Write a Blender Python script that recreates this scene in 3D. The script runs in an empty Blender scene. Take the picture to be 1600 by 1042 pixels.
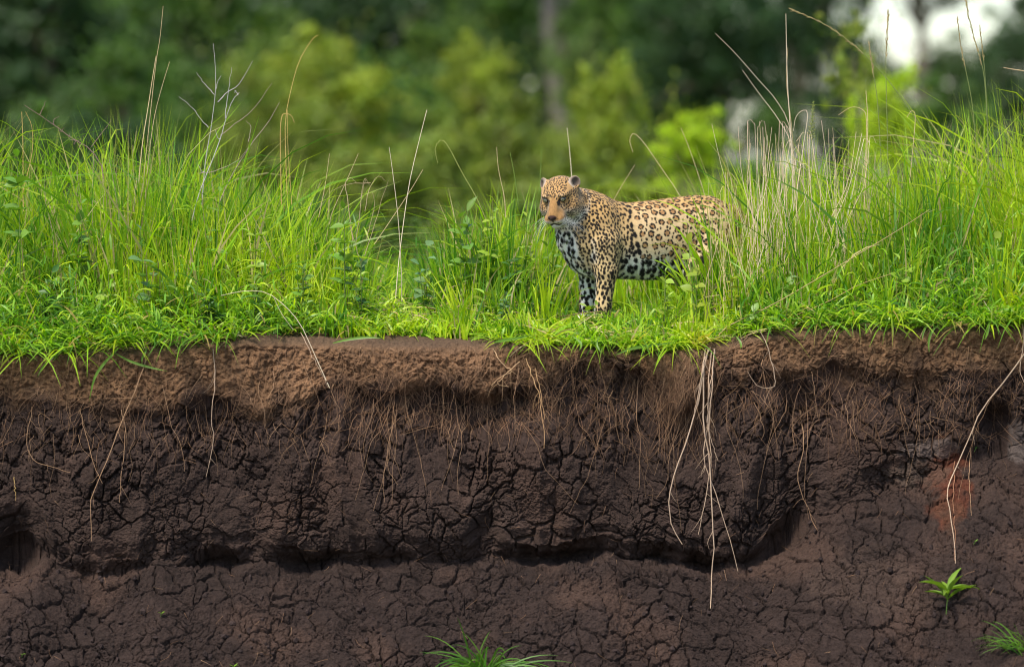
import bpy, math
import numpy as np
from mathutils import Vector, Matrix, kdtree

# ---------------------------------------------------------------- camera, sky, sun, exposure
SC = bpy.context.scene
COL = SC.collection
CAM_Y, CAM_Z, FPX = -22.0, 0.9, 6380.0          # focal length in pixels of the 1600 px wide photograph
cam_data = bpy.data.cameras.new('camera')
cam = bpy.data.objects.new('camera', cam_data)
COL.objects.link(cam)
PITCH = math.atan2(CAM_Z, -CAM_Y)
cam.location = (0, CAM_Y, CAM_Z)
cam.rotation_euler = (math.pi / 2 - PITCH, 0, 0)
cam_data.sensor_width = 36.0
cam_data.lens = 36.0 * FPX / 1600.0
cam_data.clip_start = 0.5
cam_data.clip_end = 4000.0
cam_data.dof.use_dof = True
cam_data.dof.focus_distance = 22.4
cam_data.dof.aperture_fstop = 1.1
SC.camera = cam

SUN_EL, SUN_AZ = math.radians(56), math.radians(218)   # azimuth clockwise from +Y: in front of the bank, to the left
sun_dir = Vector((math.sin(SUN_AZ) * math.cos(SUN_EL), math.cos(SUN_AZ) * math.cos(SUN_EL), math.sin(SUN_EL)))
world = bpy.data.worlds.new('World')
SC.world = world
world.use_nodes = True
wn = world.node_tree
bg = wn.nodes['Background']
sky = wn.nodes.new('ShaderNodeTexSky')
sky.sky_type = 'NISHITA'
sky.sun_disc = False
sky.sun_elevation = SUN_EL
sky.sun_rotation = SUN_AZ
sky.air_density = 1.0
sky.dust_density = 1.0
sky.ozone_density = 1.0
wn.links.new(sky.outputs['Color'], bg.inputs['Color'])
bg.inputs['Strength'].default_value = 0.13
sun_data = bpy.data.lights.new('sun', 'SUN')
sun_data.energy = 2.9
sun_data.angle = math.radians(12)
sun_data.color = (1.0, 0.95, 0.87)
sun = bpy.data.objects.new('sun', sun_data)
COL.objects.link(sun)
sun.rotation_euler = sun_dir.to_track_quat('Z', 'Y').to_euler()
SC.view_settings.view_transform = 'Standard'
SC.view_settings.look = 'None'
SC.view_settings.gamma = 1.0
SC.view_settings.use_curve_mapping = False
SC.view_settings.exposure = 1.1
SC.render.engine = 'CYCLES'
SC.cycles.use_denoising = True
SC.cycles.filter_width = 1.1
SC.cycles.max_bounces = 6
SC.cycles.diffuse_bounces = 3
SC.cycles.transmission_bounces = 4
SC.cycles.caustics_reflective = False
SC.cycles.caustics_refractive = False

RNG = np.random.default_rng(11)
_cp, _sp = math.cos(PITCH), math.sin(PITCH)

def at(px, py, Y):
    """world point that stands at depth Y and is seen at photo pixel (px, py)"""
    cx, cy = (px - 800.0) / FPX, -(py - 521.0) / FPX
    d = Vector((cx, _cp + cy * _sp, -_sp + cy * _cp))
    k = (Y - CAM_Y) / d.y
    return Vector((d.x * k, Y, CAM_Z + d.z * k))

def px_of(x, y):
    return 800.0 + FPX * x / (y - CAM_Y)

# ---------------------------------------------------------------- helpers: meshes, tags, noise
def mesh_np(name, verts, quads=None, tris=None, mat=None, parent=None, col=None, smooth=True, extra=None):
    verts = np.asarray(verts, np.float32).reshape(-1, 3)
    me = bpy.data.meshes.new(name)
    q = np.zeros((0, 4), np.int32) if quads is None else np.asarray(quads, np.int32).reshape(-1, 4)
    t = np.zeros((0, 3), np.int32) if tris is None else np.asarray(tris, np.int32).reshape(-1, 3)
    me.vertices.add(len(verts))
    me.vertices.foreach_set('co', verts.ravel())
    nl = len(q) * 4 + len(t) * 3
    me.loops.add(nl)
    me.loops.foreach_set('vertex_index', np.concatenate([q.ravel(), t.ravel()]).astype(np.int32))
    me.polygons.add(len(q) + len(t))
    tot = np.concatenate([np.full(len(q), 4, np.int32), np.full(len(t), 3, np.int32)])
    start = np.concatenate([[0], np.cumsum(tot)[:-1]]).astype(np.int32)
    me.polygons.foreach_set('loop_start', start)
    me.polygons.foreach_set('loop_total', tot)
    me.polygons.foreach_set('use_smooth', np.full(len(tot), smooth, bool))
    if col is not None:
        a = me.color_attributes.new('tint', 'FLOAT_COLOR', 'POINT')
        c = np.ones((len(verts), 4), np.float32)
        c[:, :3] = np.asarray(col, np.float32).reshape(-1, 3)
        a.data.foreach_set('color', c.ravel())
    me.update(calc_edges=True)
    if mat:
        me.materials.append(mat)
    return link(name, me, parent)

def link(name, data, parent=None):
    o = bpy.data.objects.new(name, data)
    COL.objects.link(o)
    if parent is not None:
        o.parent = parent
    return o

def tag(o, label=None, cat=None, group=None, kind=None):
    if label: o['label'] = label
    if cat: o['category'] = cat
    if group: o['group'] = group
    if kind: o['kind'] = kind
    return o

def thing(name, loc, label, cat, group=None, rz=0.0):
    o = link(name, None)
    o.location = loc
    o.rotation_euler.z = rz
    return tag(o, label, cat, group)

def tube(points, radii, n=5, caps=True):
    """tapered tube along a polyline -> verts, quads"""
    P = np.asarray(points, float)
    R = np.broadcast_to(np.asarray(radii, float), (len(P),))
    T = np.gradient(P, axis=0)
    T /= np.linalg.norm(T, axis=1)[:, None] + 1e-9
    ref = np.array([0.31, -0.9, 0.2])
    A = np.cross(T, ref); A /= np.linalg.norm(A, axis=1)[:, None] + 1e-9
    B = np.cross(T, A)
    ang = np.linspace(0, 2 * np.pi, n, endpoint=False)
    V = P[:, None] + R[:, None, None] * (A[:, None] * np.cos(ang)[None, :, None] + B[:, None] * np.sin(ang)[None, :, None])
    m = len(P)
    i, j = np.meshgrid(np.arange(m - 1), np.arange(n), indexing='ij')
    q = np.stack([i * n + j, i * n + (j + 1) % n, (i + 1) * n + (j + 1) % n, (i + 1) * n + j], -1).reshape(-1, 4)
    return V.reshape(-1, 3), q

def merge(pieces):
    """list of (verts, quads) -> one (verts, quads)"""
    vs, qs, k = [], [], 0
    for v, q in pieces:
        vs.append(v); qs.append(np.asarray(q) + k); k += len(v)
    return np.concatenate(vs), np.concatenate(qs)

def smooth_path(pts, n):
    """Catmull-Rom through the points, n samples"""
    P = np.asarray(pts, float)
    P = np.vstack([2 * P[0] - P[1], P, 2 * P[-1] - P[-2]])
    m = len(P) - 3
    u = np.linspace(0, m - 1e-6, n)
    k = u.astype(int); t = (u - k)[:, None]
    a, b, c, d = P[k], P[k + 1], P[k + 2], P[k + 3]
    return 0.5 * (2 * b + (c - a) * t + (2 * a - 5 * b + 4 * c - d) * t ** 2 + (3 * b - a - 3 * c + d) * t ** 3)

def sstep(a, b, x):
    t = np.clip((np.asarray(x, float) - a) / (b - a), 0, 1)
    return t * t * (3 - 2 * t)

_NT = 256
_ang = np.random.default_rng(5).uniform(0, 2 * np.pi, (8, _NT, _NT)).astype(np.float32)
_GX, _GY = np.cos(_ang), np.sin(_ang)
_JX = np.random.default_rng(6).uniform(0, 1, (8, _NT, _NT)).astype(np.float32)
_JY = np.random.default_rng(7).uniform(0, 1, (8, _NT, _NT)).astype(np.float32)
_JR = np.random.default_rng(8).uniform(0, 1, (8, _NT, _NT)).astype(np.float32)

def noise2(x, y, seed=0):
    x = np.asarray(x, np.float32); y = np.asarray(y, np.float32)
    xi = np.floor(x).astype(np.int32); yi = np.floor(y).astype(np.int32)
    fx, fy = x - xi, y - yi
    u = fx * fx * fx * (fx * (fx * 6 - 15) + 10); v = fy * fy * fy * (fy * (fy * 6 - 15) + 10)
    gx, gy = _GX[seed], _GY[seed]
    def g(a, b, dx, dy):
        a = a % _NT; b = b % _NT
        return gx[a, b] * dx + gy[a, b] * dy
    n00 = g(xi, yi, fx, fy); n10 = g(xi + 1, yi, fx - 1, fy)
    n01 = g(xi, yi + 1, fx, fy - 1); n11 = g(xi + 1, yi + 1, fx - 1, fy - 1)
    a = n00 + u * (n10 - n00); b = n01 + u * (n11 - n01)
    return (a + v * (b - a)) * 1.5

def fbm(x, y, seed=0, octv=3):
    s, a, t = 0, 1.0, 0
    for k in range(octv):
        s = s + a * noise2(x * 2 ** k + 17.3 * k, y * 2 ** k + 9.1 * k, (seed + k) % 8); t += a; a *= 0.5
    return s / t

def voronoi(x, y, seed=0):
    """distance to the nearest cell border, cell id value, offset from the cell's centre"""
    x = np.asarray(x, np.float32); y = np.asarray(y, np.float32)
    xi = np.floor(x).astype(np.int32); yi = np.floor(y).astype(np.int32)
    best = np.full(x.shape, 9.0, np.float32); bx = np.zeros_like(x); by = np.zeros_like(x); bid = np.zeros_like(x)
    for di in (-1, 0, 1):
        for dj in (-1, 0, 1):
            a, b = (xi + di) % _NT, (yi + dj) % _NT
            px = xi + di + _JX[seed][a, b] - x; py = yi + dj + _JY[seed][a, b] - y
            d = px * px + py * py
            m = d < best
            best = np.where(m, d, best); bx = np.where(m, px, bx); by = np.where(m, py, by); bid = np.where(m, _JR[seed][a, b], bid)
    edge = np.full(x.shape, 9.0, np.float32)
    for di in (-1, 0, 1):
        for dj in (-1, 0, 1):
            a, b = (xi + di) % _NT, (yi + dj) % _NT
            px = xi + di + _JX[seed][a, b] - x; py = yi + dj + _JY[seed][a, b] - y
            ex, ey = px - bx, py - by
            l = np.sqrt(ex * ex + ey * ey)
            e = ((px + bx) * 0.5 * ex + (py + by) * 0.5 * ey) / np.maximum(l, 1e-6)
            edge = np.where(l > 1e-4, np.minimum(edge, e), edge)
    return edge, bid, bx, by

# ---------------------------------------------------------------- materials
def material(name, rough=0.8, spec=0.3):
    m = bpy.data.materials.new(name)
    m.use_nodes = True
    b = m.node_tree.nodes['Principled BSDF']
    b.inputs['Roughness'].default_value = rough
    b.inputs['Specular IOR Level'].default_value = spec
    return m, m.node_tree, b

def soil_material():
    m, nt, b = material('soil', 0.92, 0.18)
    L = nt.links.new
    at_ = nt.nodes.new('ShaderNodeAttribute'); at_.attribute_name = 'tint'
    tc = nt.nodes.new('ShaderNodeTexCoord')
    n1 = nt.nodes.new('ShaderNodeTexNoise'); n1.inputs['Scale'].default_value = 55; n1.inputs['Detail'].default_value = 6
    n1.inputs['Roughness'].default_value = 0.65
    n2 = nt.nodes.new('ShaderNodeTexNoise'); n2.inputs['Scale'].default_value = 170; n2.inputs['Detail'].default_value = 5; n2.inputs['Roughness'].default_value = 0.7
    L(tc.outputs['Object'], n1.inputs['Vector']); L(tc.outputs['Object'], n2.inputs['Vector'])
    mr = nt.nodes.new('ShaderNodeMapRange')
    mr.inputs['From Min'].default_value = 0.3; mr.inputs['From Max'].default_value = 0.7
    mr.inputs['To Min'].default_value = 0.5; mr.inputs['To Max'].default_value = 1.55
    av = nt.nodes.new('ShaderNodeMath'); av.operation = 'MULTIPLY_ADD'; av.inputs[1].default_value = 0.55
    hv = nt.nodes.new('ShaderNodeMath'); hv.operation = 'MULTIPLY'; hv.inputs[1].default_value = 0.45
    L(n2.outputs['Fac'], hv.inputs[0]); L(n1.outputs['Fac'], av.inputs[0]); L(hv.outputs['Value'], av.inputs[2])
    L(av.outputs['Value'], mr.inputs['Value'])
    mix = nt.nodes.new('ShaderNodeVectorMath'); mix.operation = 'SCALE'
    L(at_.outputs['Color'], mix.inputs[0]); L(mr.outputs['Result'], mix.inputs['Scale'])
    L(mix.outputs['Vector'], b.inputs['Base Color'])
    ad = nt.nodes.new('ShaderNodeMath'); ad.operation = 'ADD'
    L(n1.outputs['Fac'], ad.inputs[0]); L(n2.outputs['Fac'], ad.inputs[1])
    bp = nt.nodes.new('ShaderNodeBump'); bp.inputs['Strength'].default_value = 1.0; bp.inputs['Distance'].default_value = 0.014
    L(ad.outputs['Value'], bp.inputs['Height']); L(bp.outputs['Normal'], b.inputs['Normal'])
    return m

def leaf_material(name, rough=0.5, trans=0.35, use_obj=False, spec=0.35, tgain=(1.25, 1.4, 0.45)):
    """leaf blade: tinted reflection plus light that shines through"""
    m, nt, b = material(name, rough, spec)
    L = nt.links.new
    at_ = nt.nodes.new('ShaderNodeAttribute'); at_.attribute_name = 'tint'
    src = at_.outputs['Color']
    if use_obj:
        oi = nt.nodes.new('ShaderNodeObjectInfo')
        mx = nt.nodes.new('ShaderNodeVectorMath'); mx.operation = 'MULTIPLY'
        L(src, mx.inputs[0]); L(oi.outputs['Color'], mx.inputs[1]); src = mx.outputs['Vector']
    L(src, b.inputs['Base Color'])
    tr = nt.nodes.new('ShaderNodeBsdfTranslucent')
    tg = nt.nodes.new('ShaderNodeVectorMath'); tg.operation = 'MULTIPLY'; tg.inputs[1].default_value = tgain
    L(src, tg.inputs[0]); L(tg.outputs['Vector'], tr.inputs['Color'])
    ms = nt.nodes.new('ShaderNodeMixShader'); ms.inputs['Fac'].default_value = trans
    L(b.outputs['BSDF'], ms.inputs[1]); L(tr.outputs['BSDF'], ms.inputs[2])
    L(ms.outputs['Shader'], nt.nodes['Material Output'].inputs['Surface'])
    return m

def tint_material(name, rough=0.8, spec=0.2):
    m, nt, b = material(name, rough, spec)
    at_ = nt.nodes.new('ShaderNodeAttribute'); at_.attribute_name = 'tint'
    n = nt.nodes.new('ShaderNodeTexNoise'); n.inputs['Scale'].default_value = 80
    tc = nt.nodes.new('ShaderNodeTexCoord'); nt.links.new(tc.outputs['Object'], n.inputs['Vector'])
    mr = nt.nodes.new('ShaderNodeMapRange'); mr.inputs['To Min'].default_value = 0.75; mr.inputs['To Max'].default_value = 1.25
    nt.links.new(n.outputs['Fac'], mr.inputs['Value'])
    s = nt.nodes.new('ShaderNodeVectorMath'); s.operation = 'SCALE'
    nt.links.new(at_.outputs['Color'], s.inputs[0]); nt.links.new(mr.outputs['Result'], s.inputs['Scale'])
    nt.links.new(s.outputs['Vector'], b.inputs['Base Color'])
    return m

def flat_material(name, color, rough=0.8, spec=0.2, grain=60, amount=0.3, bump=0.0):
    m, nt, b = material(name, rough, spec)
    n = nt.nodes.new('ShaderNodeTexNoise'); n.inputs['Scale'].default_value = grain; n.inputs['Detail'].default_value = 5
    tc = nt.nodes.new('ShaderNodeTexCoord'); nt.links.new(tc.outputs['Object'], n.inputs['Vector'])
    mr = nt.nodes.new('ShaderNodeMapRange'); mr.inputs['To Min'].default_value = 1 - amount; mr.inputs['To Max'].default_value = 1 + amount
    nt.links.new(n.outputs['Fac'], mr.inputs['Value'])
    s = nt.nodes.new('ShaderNodeVectorMath'); s.operation = 'SCALE'; s.inputs[0].default_value = color
    nt.links.new(mr.outputs['Result'], s.inputs['Scale']); nt.links.new(s.outputs['Vector'], b.inputs['Base Color'])
    if bump:
        bp = nt.nodes.new('ShaderNodeBump'); bp.inputs['Distance'].default_value = bump
        nt.links.new(n.outputs['Fac'], bp.inputs['Height']); nt.links.new(bp.outputs['Normal'], b.inputs['Normal'])
    return m

M_SOIL = soil_material()
M_GRASS = leaf_material('grass_blade', 0.42, 0.45)
M_LEAF = leaf_material('weed_leaf', 0.5, 0.3)
M_TREE = leaf_material('tree_leaf', 0.55, 0.3, use_obj=True)
M_STRAW = tint_material('straw', 0.75)
M_ROOT = tint_material('root', 0.85)
M_BARK = flat_material('bark', (0.15, 0.115, 0.085), 0.9, grain=14, amount=0.5, bump=0.02)
# ---------------------------------------------------------------- the setting: eroded bank, ground behind it, river bed below
def interp_px(x, table):
    t = np.array(table, float)
    return np.interp(x, (t[:, 0] - 800) / 290.0, t[:, 1])

EDGE = [(-800, 560), (0, 553), (100, 553), (200, 546), (300, 537), (400, 529), (480, 533), (560, 536), (700, 541), (800, 538), (900, 540), (1000, 547),
        (1060, 549), (1130, 538), (1200, 520), (1300, 514), (1400, 514), (1500, 512), (1600, 509), (2400, 505)]
def edge_z(x):
    return (521.0 - interp_px(x, EDGE)) / 290.0

def edge_y(x):
    return 0.05 * noise2(x * 0.9 + 3.1, x * 0 + 0.5, 1) + 0.03 * noise2(x * 2.7, x * 0 + 4.5, 2)

def ground_z(x, y):
    """height of the grassy top behind the edge"""
    x = np.asarray(x, float); y = np.asarray(y, float)
    e = edge_z(x)
    k = sstep(0.0, 1.1, y)
    z = e * (1 - k) + 0.02 * k + 0.03 * sstep(0.0, 0.25, y) * (1 - k)
    z = z + 0.05 * sstep(1.2, 6, y)
    return z + 0.02 * noise2(x * 0.8, y * 0.8, 3) * sstep(1.3, 4, y)

CAVITY = [(-800, 890), (0, 888), (60, 884), (160, 905), (300, 898), (420, 880), (520, 886), (640, 876), (760, 882), (860, 884), (960, 880), (1040, 893), (1120, 893),
          (1180, 878), (1230, 856), (1270, 822), (1330, 792), (1400, 765), (1500, 735), (1600, 705), (2400, 660)]
CAVDEPTH = [(-800, .1), (0, .2), (70, .06), (160, .05), (250, .12), (320, .20), (420, .16), (470, .22), (530, .18), (590, .10), (660, .05), (720, .08), (760, .20), (840, .20), (890, .30), (950, .24), (985, .10), (1030, .26), (1080, .34),
            (1160, .26), (1230, .12), (1270, .06), (1330, .03), (1600, .02), (2400, .02)]
LIPZ = [(-800, 640), (0, 632), (120, 640), (240, 648), (330, 628), (420, 640), (520, 606), (600, 612), (660, 598), (760, 612), (840, 600), (900, 575), (1000, 580), (1060, 640),
        (1130, 596), (1200, 588), (1300, 572), (1380, 590), (1500, 585), (1600, 600), (2400, 600)]
LIPD = [(-800, .02), (0, .02), (300, .025), (480, .05), (560, .08), (760, .09), (860, .05), (940, .03), (1060, .05), (1150, .06), (1300, .05), (1480, .05), (1600, .03), (2400, .03)]

DENTS = [(22, 842, 34, 50, .12), (1226, 800, 46, 66, .09), (1561, 668, 26, 34, .17), (762, 838, 26, 34, .08), (392, 838, 26, 34, .06),
         (1255, 640, 30, 40, .05), (900, 645, 40, 40, .035), (1420, 620, 50, 30, .03), (330, 650, 36, 50, .03), (500, 660, 24, 40, .04), (690, 700, 18, 60, .02), (1000, 610, 50, 30, .05)]
BUMPS = [(1150, 770, 75, 95, .06), (1165, 640, 60, 50, .03), (520, 730, 90, 110, .05), (640, 800, 90, 60, .04), (860, 720, 90, 70, .04), (200, 760, 110, 80, .04),
         (1475, 760, 26, 48, .035), (90, 700, 70, 80, .03), (700, 575, 110, 36, .04), (1075, 590, 30, 44, .05), (1350, 545, 90, 30, .025)]

def build_bank():
    st = 0.0056
    xs = np.concatenate([-np.geomspace(3.15, 16, 90)[::-1], np.arange(-3.12, 3.12, st), np.geomspace(3.13, 16, 90)])
    n = len(xs)
    ez, ey = edge_z(xs), edge_y(xs)
    zc = (521 - interp_px(xs, CAVITY)) / 290.0 + 0.05 * noise2(xs * 2.2, xs * 0 + 8.5, 4) + 0.025 * noise2(xs * 6.2, xs * 0 + 8.5, 5)
    cd = interp_px(xs, CAVDEPTH) * 0.75 * (0.35 + 0.9 * sstep(-.35, .3, noise2(xs * 2.6, xs * 0 + 1.7, 7) + .4 * noise2(xs * 7, xs * 0 + 3.7, 6)))
    zl = (521 - interp_px(xs, LIPZ)) / 290.0 + 0.03 * noise2(xs * 5, xs * 0 + 2.5, 5) + 0.02 * noise2(xs * 14, xs * 0 + 2.5, 6)
    ld = interp_px(xs, LIPD) * (0.75 + 0.7 * noise2(xs * 4, xs * 0 + 6.5, 6))
    low = -1.92 - 0.0 * xs
    run = (zc - low) * 0.92
    fh = zl - 0.05 - zc
    keys = [  # (y, z, rows of the segment that follows)
        (ey + 0.75, ground_z(xs, ey + 0.75) - 0.004, 26),
        (ey + 0.30, ground_z(xs, ey + 0.30) - 0.0, 40),
        (ey + 0.06, ez + 0.012, 14),
        (ey - 0.01, ez - 0.03, 46),
        (ey - 0.03, zl + 0.03, 8),
        (ey - 0.00, zl - 0.012, 14),
        (ey - 0.02 + ld, zl - 0.05, 44),
        (ey + 0.03, zl - 0.05 - 0.5 * fh, 60),
        (ey + 0.005, zc + np.minimum(0.19, 0.36 * fh), 18),
        (ey + 0.03, zc + np.minimum(0.10 + 0.03 * noise2(xs * 3.1, xs * 0 + 5.5, 1), 0.2 * fh), 22),
        (ey + 0.03 + cd, zc + 0.02, 22),
        (ey - 0.01, zc - 0.035, 110),
        (ey - run * 0.55 - 0.03, zc + (low - zc) * 0.52, 96),
        (ey - run - 0.05, low, 40),
        (ey - run - 1.0, low - 0.66, 12),
        (ey - run - 2.6, low - 0.8, 1)]
    rows_y, rows_z = [], []
    for k in range(len(keys) - 1):
        m = keys[k][2]
        t = np.arange(m)[:, None] / m
        rows_y.append(keys[k][0][None] * (1 - t) + keys[k + 1][0][None] * t)
        rows_z.append(keys[k][1][None] * (1 - t) + keys[k + 1][1][None] * t)
    Yb, Zb = np.concatenate(rows_y), np.concatenate(rows_z)
    for _ in range(7):                                     # round the profile off
        Yb[1:-1] = 0.25 * Yb[:-2] + 0.5 * Yb[1:-1] + 0.25 * Yb[2:]
        Zb[1:-1] = 0.25 * Zb[:-2] + 0.5 * Zb[1:-1] + 0.25 * Zb[2:]
    Xb = np.broadcast_to(xs[None], Yb.shape)
    dy = np.gradient(Yb, axis=0); dz = np.gradient(Zb, axis=0)
    ln = np.hypot(dy, dz) + 1e-9
    Ny, Nz = dz / ln, -dy / ln                            # outward: towards the camera on the face, up on the top
    lns = ln
    for _ in range(2):                                    # even out the run of the pattern along the bank
        pad = np.concatenate([np.repeat(lns[:, :1], 81, 1), lns, np.repeat(lns[:, -1:], 80, 1)], 1)
        cs = np.cumsum(pad, axis=1)
        lns = (cs[:, 161:] - cs[:, :-161]) / 161.0
        lns = lns[:, :ln.shape[1]]
    s = np.cumsum(lns, axis=0)
    s = s - s[80:81]
    PX = 800 + 290.0 * Xb
    PY = 521 - 290.0 * Zb
    face = sstep(0.0, 0.06, ez[None] - Zb)                # 0 on the grassy top
    # large forms
    d = 0.05 * fbm(Xb * 1.7, s * 1.7, 0, 4) * face
    ridg = 1 - np.abs(noise2(Xb * 5.5 + 0.4 * noise2(Xb * 2, s * 2, 3), s * 1.7, 2)) * 2
    onface = sstep(0.0, 0.1, zl[None] - Zb) * sstep(-0.06, 0.06, Zb - zc[None])
    d += 0.022 * (ridg - 0.5) * onface
    for px, py, rx, ry, a in DENTS:
        wob = 1 + 0.25 * noise2(Xb * 9, s * 9, 4)
        q = ((PX - px) / rx) ** 2 + ((PY - py) / ry) ** 2
        d -= a * np.exp(-(q * wob) ** 1.5)
    for px, py, rx, ry, a in BUMPS:
        d += a * np.exp(-(((PX - px) / rx) ** 2 + ((PY - py) / ry) ** 2) ** 1.4)
    # layers
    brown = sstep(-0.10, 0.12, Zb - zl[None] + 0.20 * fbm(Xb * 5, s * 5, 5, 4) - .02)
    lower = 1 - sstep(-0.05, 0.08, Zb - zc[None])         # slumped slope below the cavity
    # cracks: warped cells in two sizes
    wx = Xb + 0.035 * noise2(Xb * 6, s * 6, 1) + 0.014 * noise2(Xb * 19, s * 19, 2) + 0.006 * noise2(Xb * 50, s * 50, 4)
    ws = s + 0.035 * noise2(Xb * 6 + 40, s * 6, 3) + 0.014 * noise2(Xb * 19 + 40, s * 19, 4) + 0.006 * noise2(Xb * 50 + 9, s * 50, 5)
    c1 = 8.6
    e1, id1, ox, oy = voronoi(wx * c1, ws * c1 * 0.92, 0)
    e2, id2, ox2, oy2 = voronoi(wx * 15.5 + 5, ws * 14.5 + 5, 1)
    e3, id3, _, _ = voronoi(wx * 36 + 2, ws * 34 + 7, 2)
    e1, e2, e3 = e1 / c1, e2 / 15.0, e3 / 35.0           # in metres
    str1 = sstep(-0.20, 0.30, fbm(Xb * 2.6, s * 2.6, 6, 2))
    str2 = sstep(-0.25, 0.3, fbm(Xb * 3.1 + 7, s * 3.1, 7, 2))
    patchy = sstep(-.25, .35, fbm(Xb * 1.9 + 5, s * 1.9, 1, 3))
    str1 = np.maximum(str1 * (1 - .5 * lower), 0.75 * lower * patchy); str2 = str2 * (1 - .45 * lower)
    dark = (1 - brown) * face
    w1 = 0.0065 * (0.30 + 1.0 * str1)
    cr1 = (1 - sstep(w1 * 0.25, w1 * 1.25, e1)) * (0.2 + 0.8 * str1)
    w2 = 0.0044 * (0.35 + 0.9 * str2)
    cr2 = (1 - sstep(w2 * 0.2, w2 * 1.3, e2)) * str2
    w3 = 0.004
    cr3 = (1 - sstep(w3 * 0.2, w3 * 1.3, e3)) * str1 * str2
    d -= cr1 * (0.026 * dark + 0.012 * brown * face) + cr2 * (0.017 * dark + 0.006 * brown * face) + cr3 * 0.006 * dark
    pill1 = 1 - np.exp(-e1 / 0.018); pill2 = 1 - np.exp(-e2 / 0.008)
    d += dark * (0.006 * (pill1 - 1) * (.35 + .65 * str1) + 0.004 * (pill2 - 1) * (0.4 + 0.6 * str2))
    d += dark * ((id1 - 0.5) * 0.018 + (ox * (id1 - 0.4) + oy * (0.6 - id1)) * 0.020 + (id2 - 0.5) * 0.007 * str2 + (ox2 * (id2 - .5)) * 0.010)
    # crumbs
    rough = 0.35 + 0.65 * sstep(-0.2, 0.3, fbm(Xb * 4, s * 4, 3, 2))
    d += face * (0.004 * _JR[3][(np.arange(Xb.shape[0])[:, None] * 7 + 3 * np.arange(Xb.shape[1])[None]) % 256, (np.arange(Xb.shape[1])[None] + 0 * Xb.astype(int)) % 256] * (.4 + .6 * rough) + 0.009 * fbm(Xb * 20, s * 20, 2, 3) + 0.0075 * rough * fbm(Xb * 70, s * 70, 5, 2))
    d += face * brown * (0.020 * fbm(Xb * 9, s * 9, 1, 3) + 0.013 * noise2(Xb * 40, s * 40, 7) - 0.009 * np.abs(noise2(Xb * 62, s * 62, 6)))
    d += lower * (0.034 * fbm(Xb * 5, s * 5, 4, 4) + 0.014 * np.abs(fbm(Xb * 20, s * 20, 6, 3)) + 0.010 * noise2(Xb * 38, s * 38, 3) * rough * (1 - .5 * patchy))
    d += (1 - face) * (0.016 * fbm(Xb * 7, s * 7, 1, 4) + 0.006 * noise2(Xb * 40, s * 40, 2))
    V = np.stack([Xb + 0 * d, Yb + Ny * d, Zb + Nz * d], -1)
    # colours of the earth, layer by layer
    nb = fbm(Xb * 3.3, s * 3.3, 2, 3)[..., None]; nf = fbm(Xb * 14, s * 14, 4, 3)[..., None]
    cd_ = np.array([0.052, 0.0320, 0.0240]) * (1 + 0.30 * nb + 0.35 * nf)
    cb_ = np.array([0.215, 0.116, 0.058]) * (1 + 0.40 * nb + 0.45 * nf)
    cl_ = np.array([0.036, 0.0222, 0.0172]) * (1 + 0.30 * nb + 0.35 * nf)  # slope: face soil painted darker to offset the extra sun it catches
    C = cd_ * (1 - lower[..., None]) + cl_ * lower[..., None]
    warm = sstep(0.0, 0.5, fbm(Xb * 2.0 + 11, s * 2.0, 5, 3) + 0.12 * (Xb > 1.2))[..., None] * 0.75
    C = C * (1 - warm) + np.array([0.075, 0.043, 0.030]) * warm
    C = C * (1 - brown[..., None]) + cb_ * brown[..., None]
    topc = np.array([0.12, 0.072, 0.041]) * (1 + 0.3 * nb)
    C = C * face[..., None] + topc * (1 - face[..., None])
    def patch(px, py, rx, ry, col, amt, seed):
        q = ((PX - px) / rx) ** 2 + ((PY - py) / ry) ** 2
        w = amt * (1 - sstep(0.35, 1.25, q + 1.5 * fbm(Xb * 9, s * 9, seed, 4)))[..., None]
        return w, np.array(col)
    for a in ((1480, 750, 36, 66, (0.11, 0.034, 0.017), 0.95, 1), (1478, 800, 24, 26, (0.10, 0.045, 0.024), 0.6, 3), (1455, 703, 60, 16, (0.15, 0.11, 0.09), 0.65, 2),
              (1596, 690, 16, 36, (0.13, 0.10, 0.085), 0.7, 5), (1440, 740, 60, 26, (0.10, 0.07, 0.05), 0.5, 6), (1350, 900, 90, 50, (0.08, 0.05, 0.036), 0.5, 7), (1075, 590, 34, 80, (0.15, 0.085, 0.048), 0.8, 1)):
        w, c = patch(*a); C = C * (1 - w) + c * w
    m, nn = Yb.shape
    i, j = np.meshgrid(np.arange(m - 1), np.arange(nn - 1), indexing='ij')
    k = i * nn + j
    quads = np.stack([k, k + nn, k + nn + 1, k + 1], -1).reshape(-1, 4)
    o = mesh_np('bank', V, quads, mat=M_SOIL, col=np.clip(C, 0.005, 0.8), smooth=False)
    tag(o, 'eroded river bank with brown topsoil over dark cracked earth', 'bank', kind='structure')
    return V, Zb, zc, zl, xs

BV, BZ0, BZC, BZL, BXS = build_bank()
BANK_ROWS = BV.shape[0]

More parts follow.
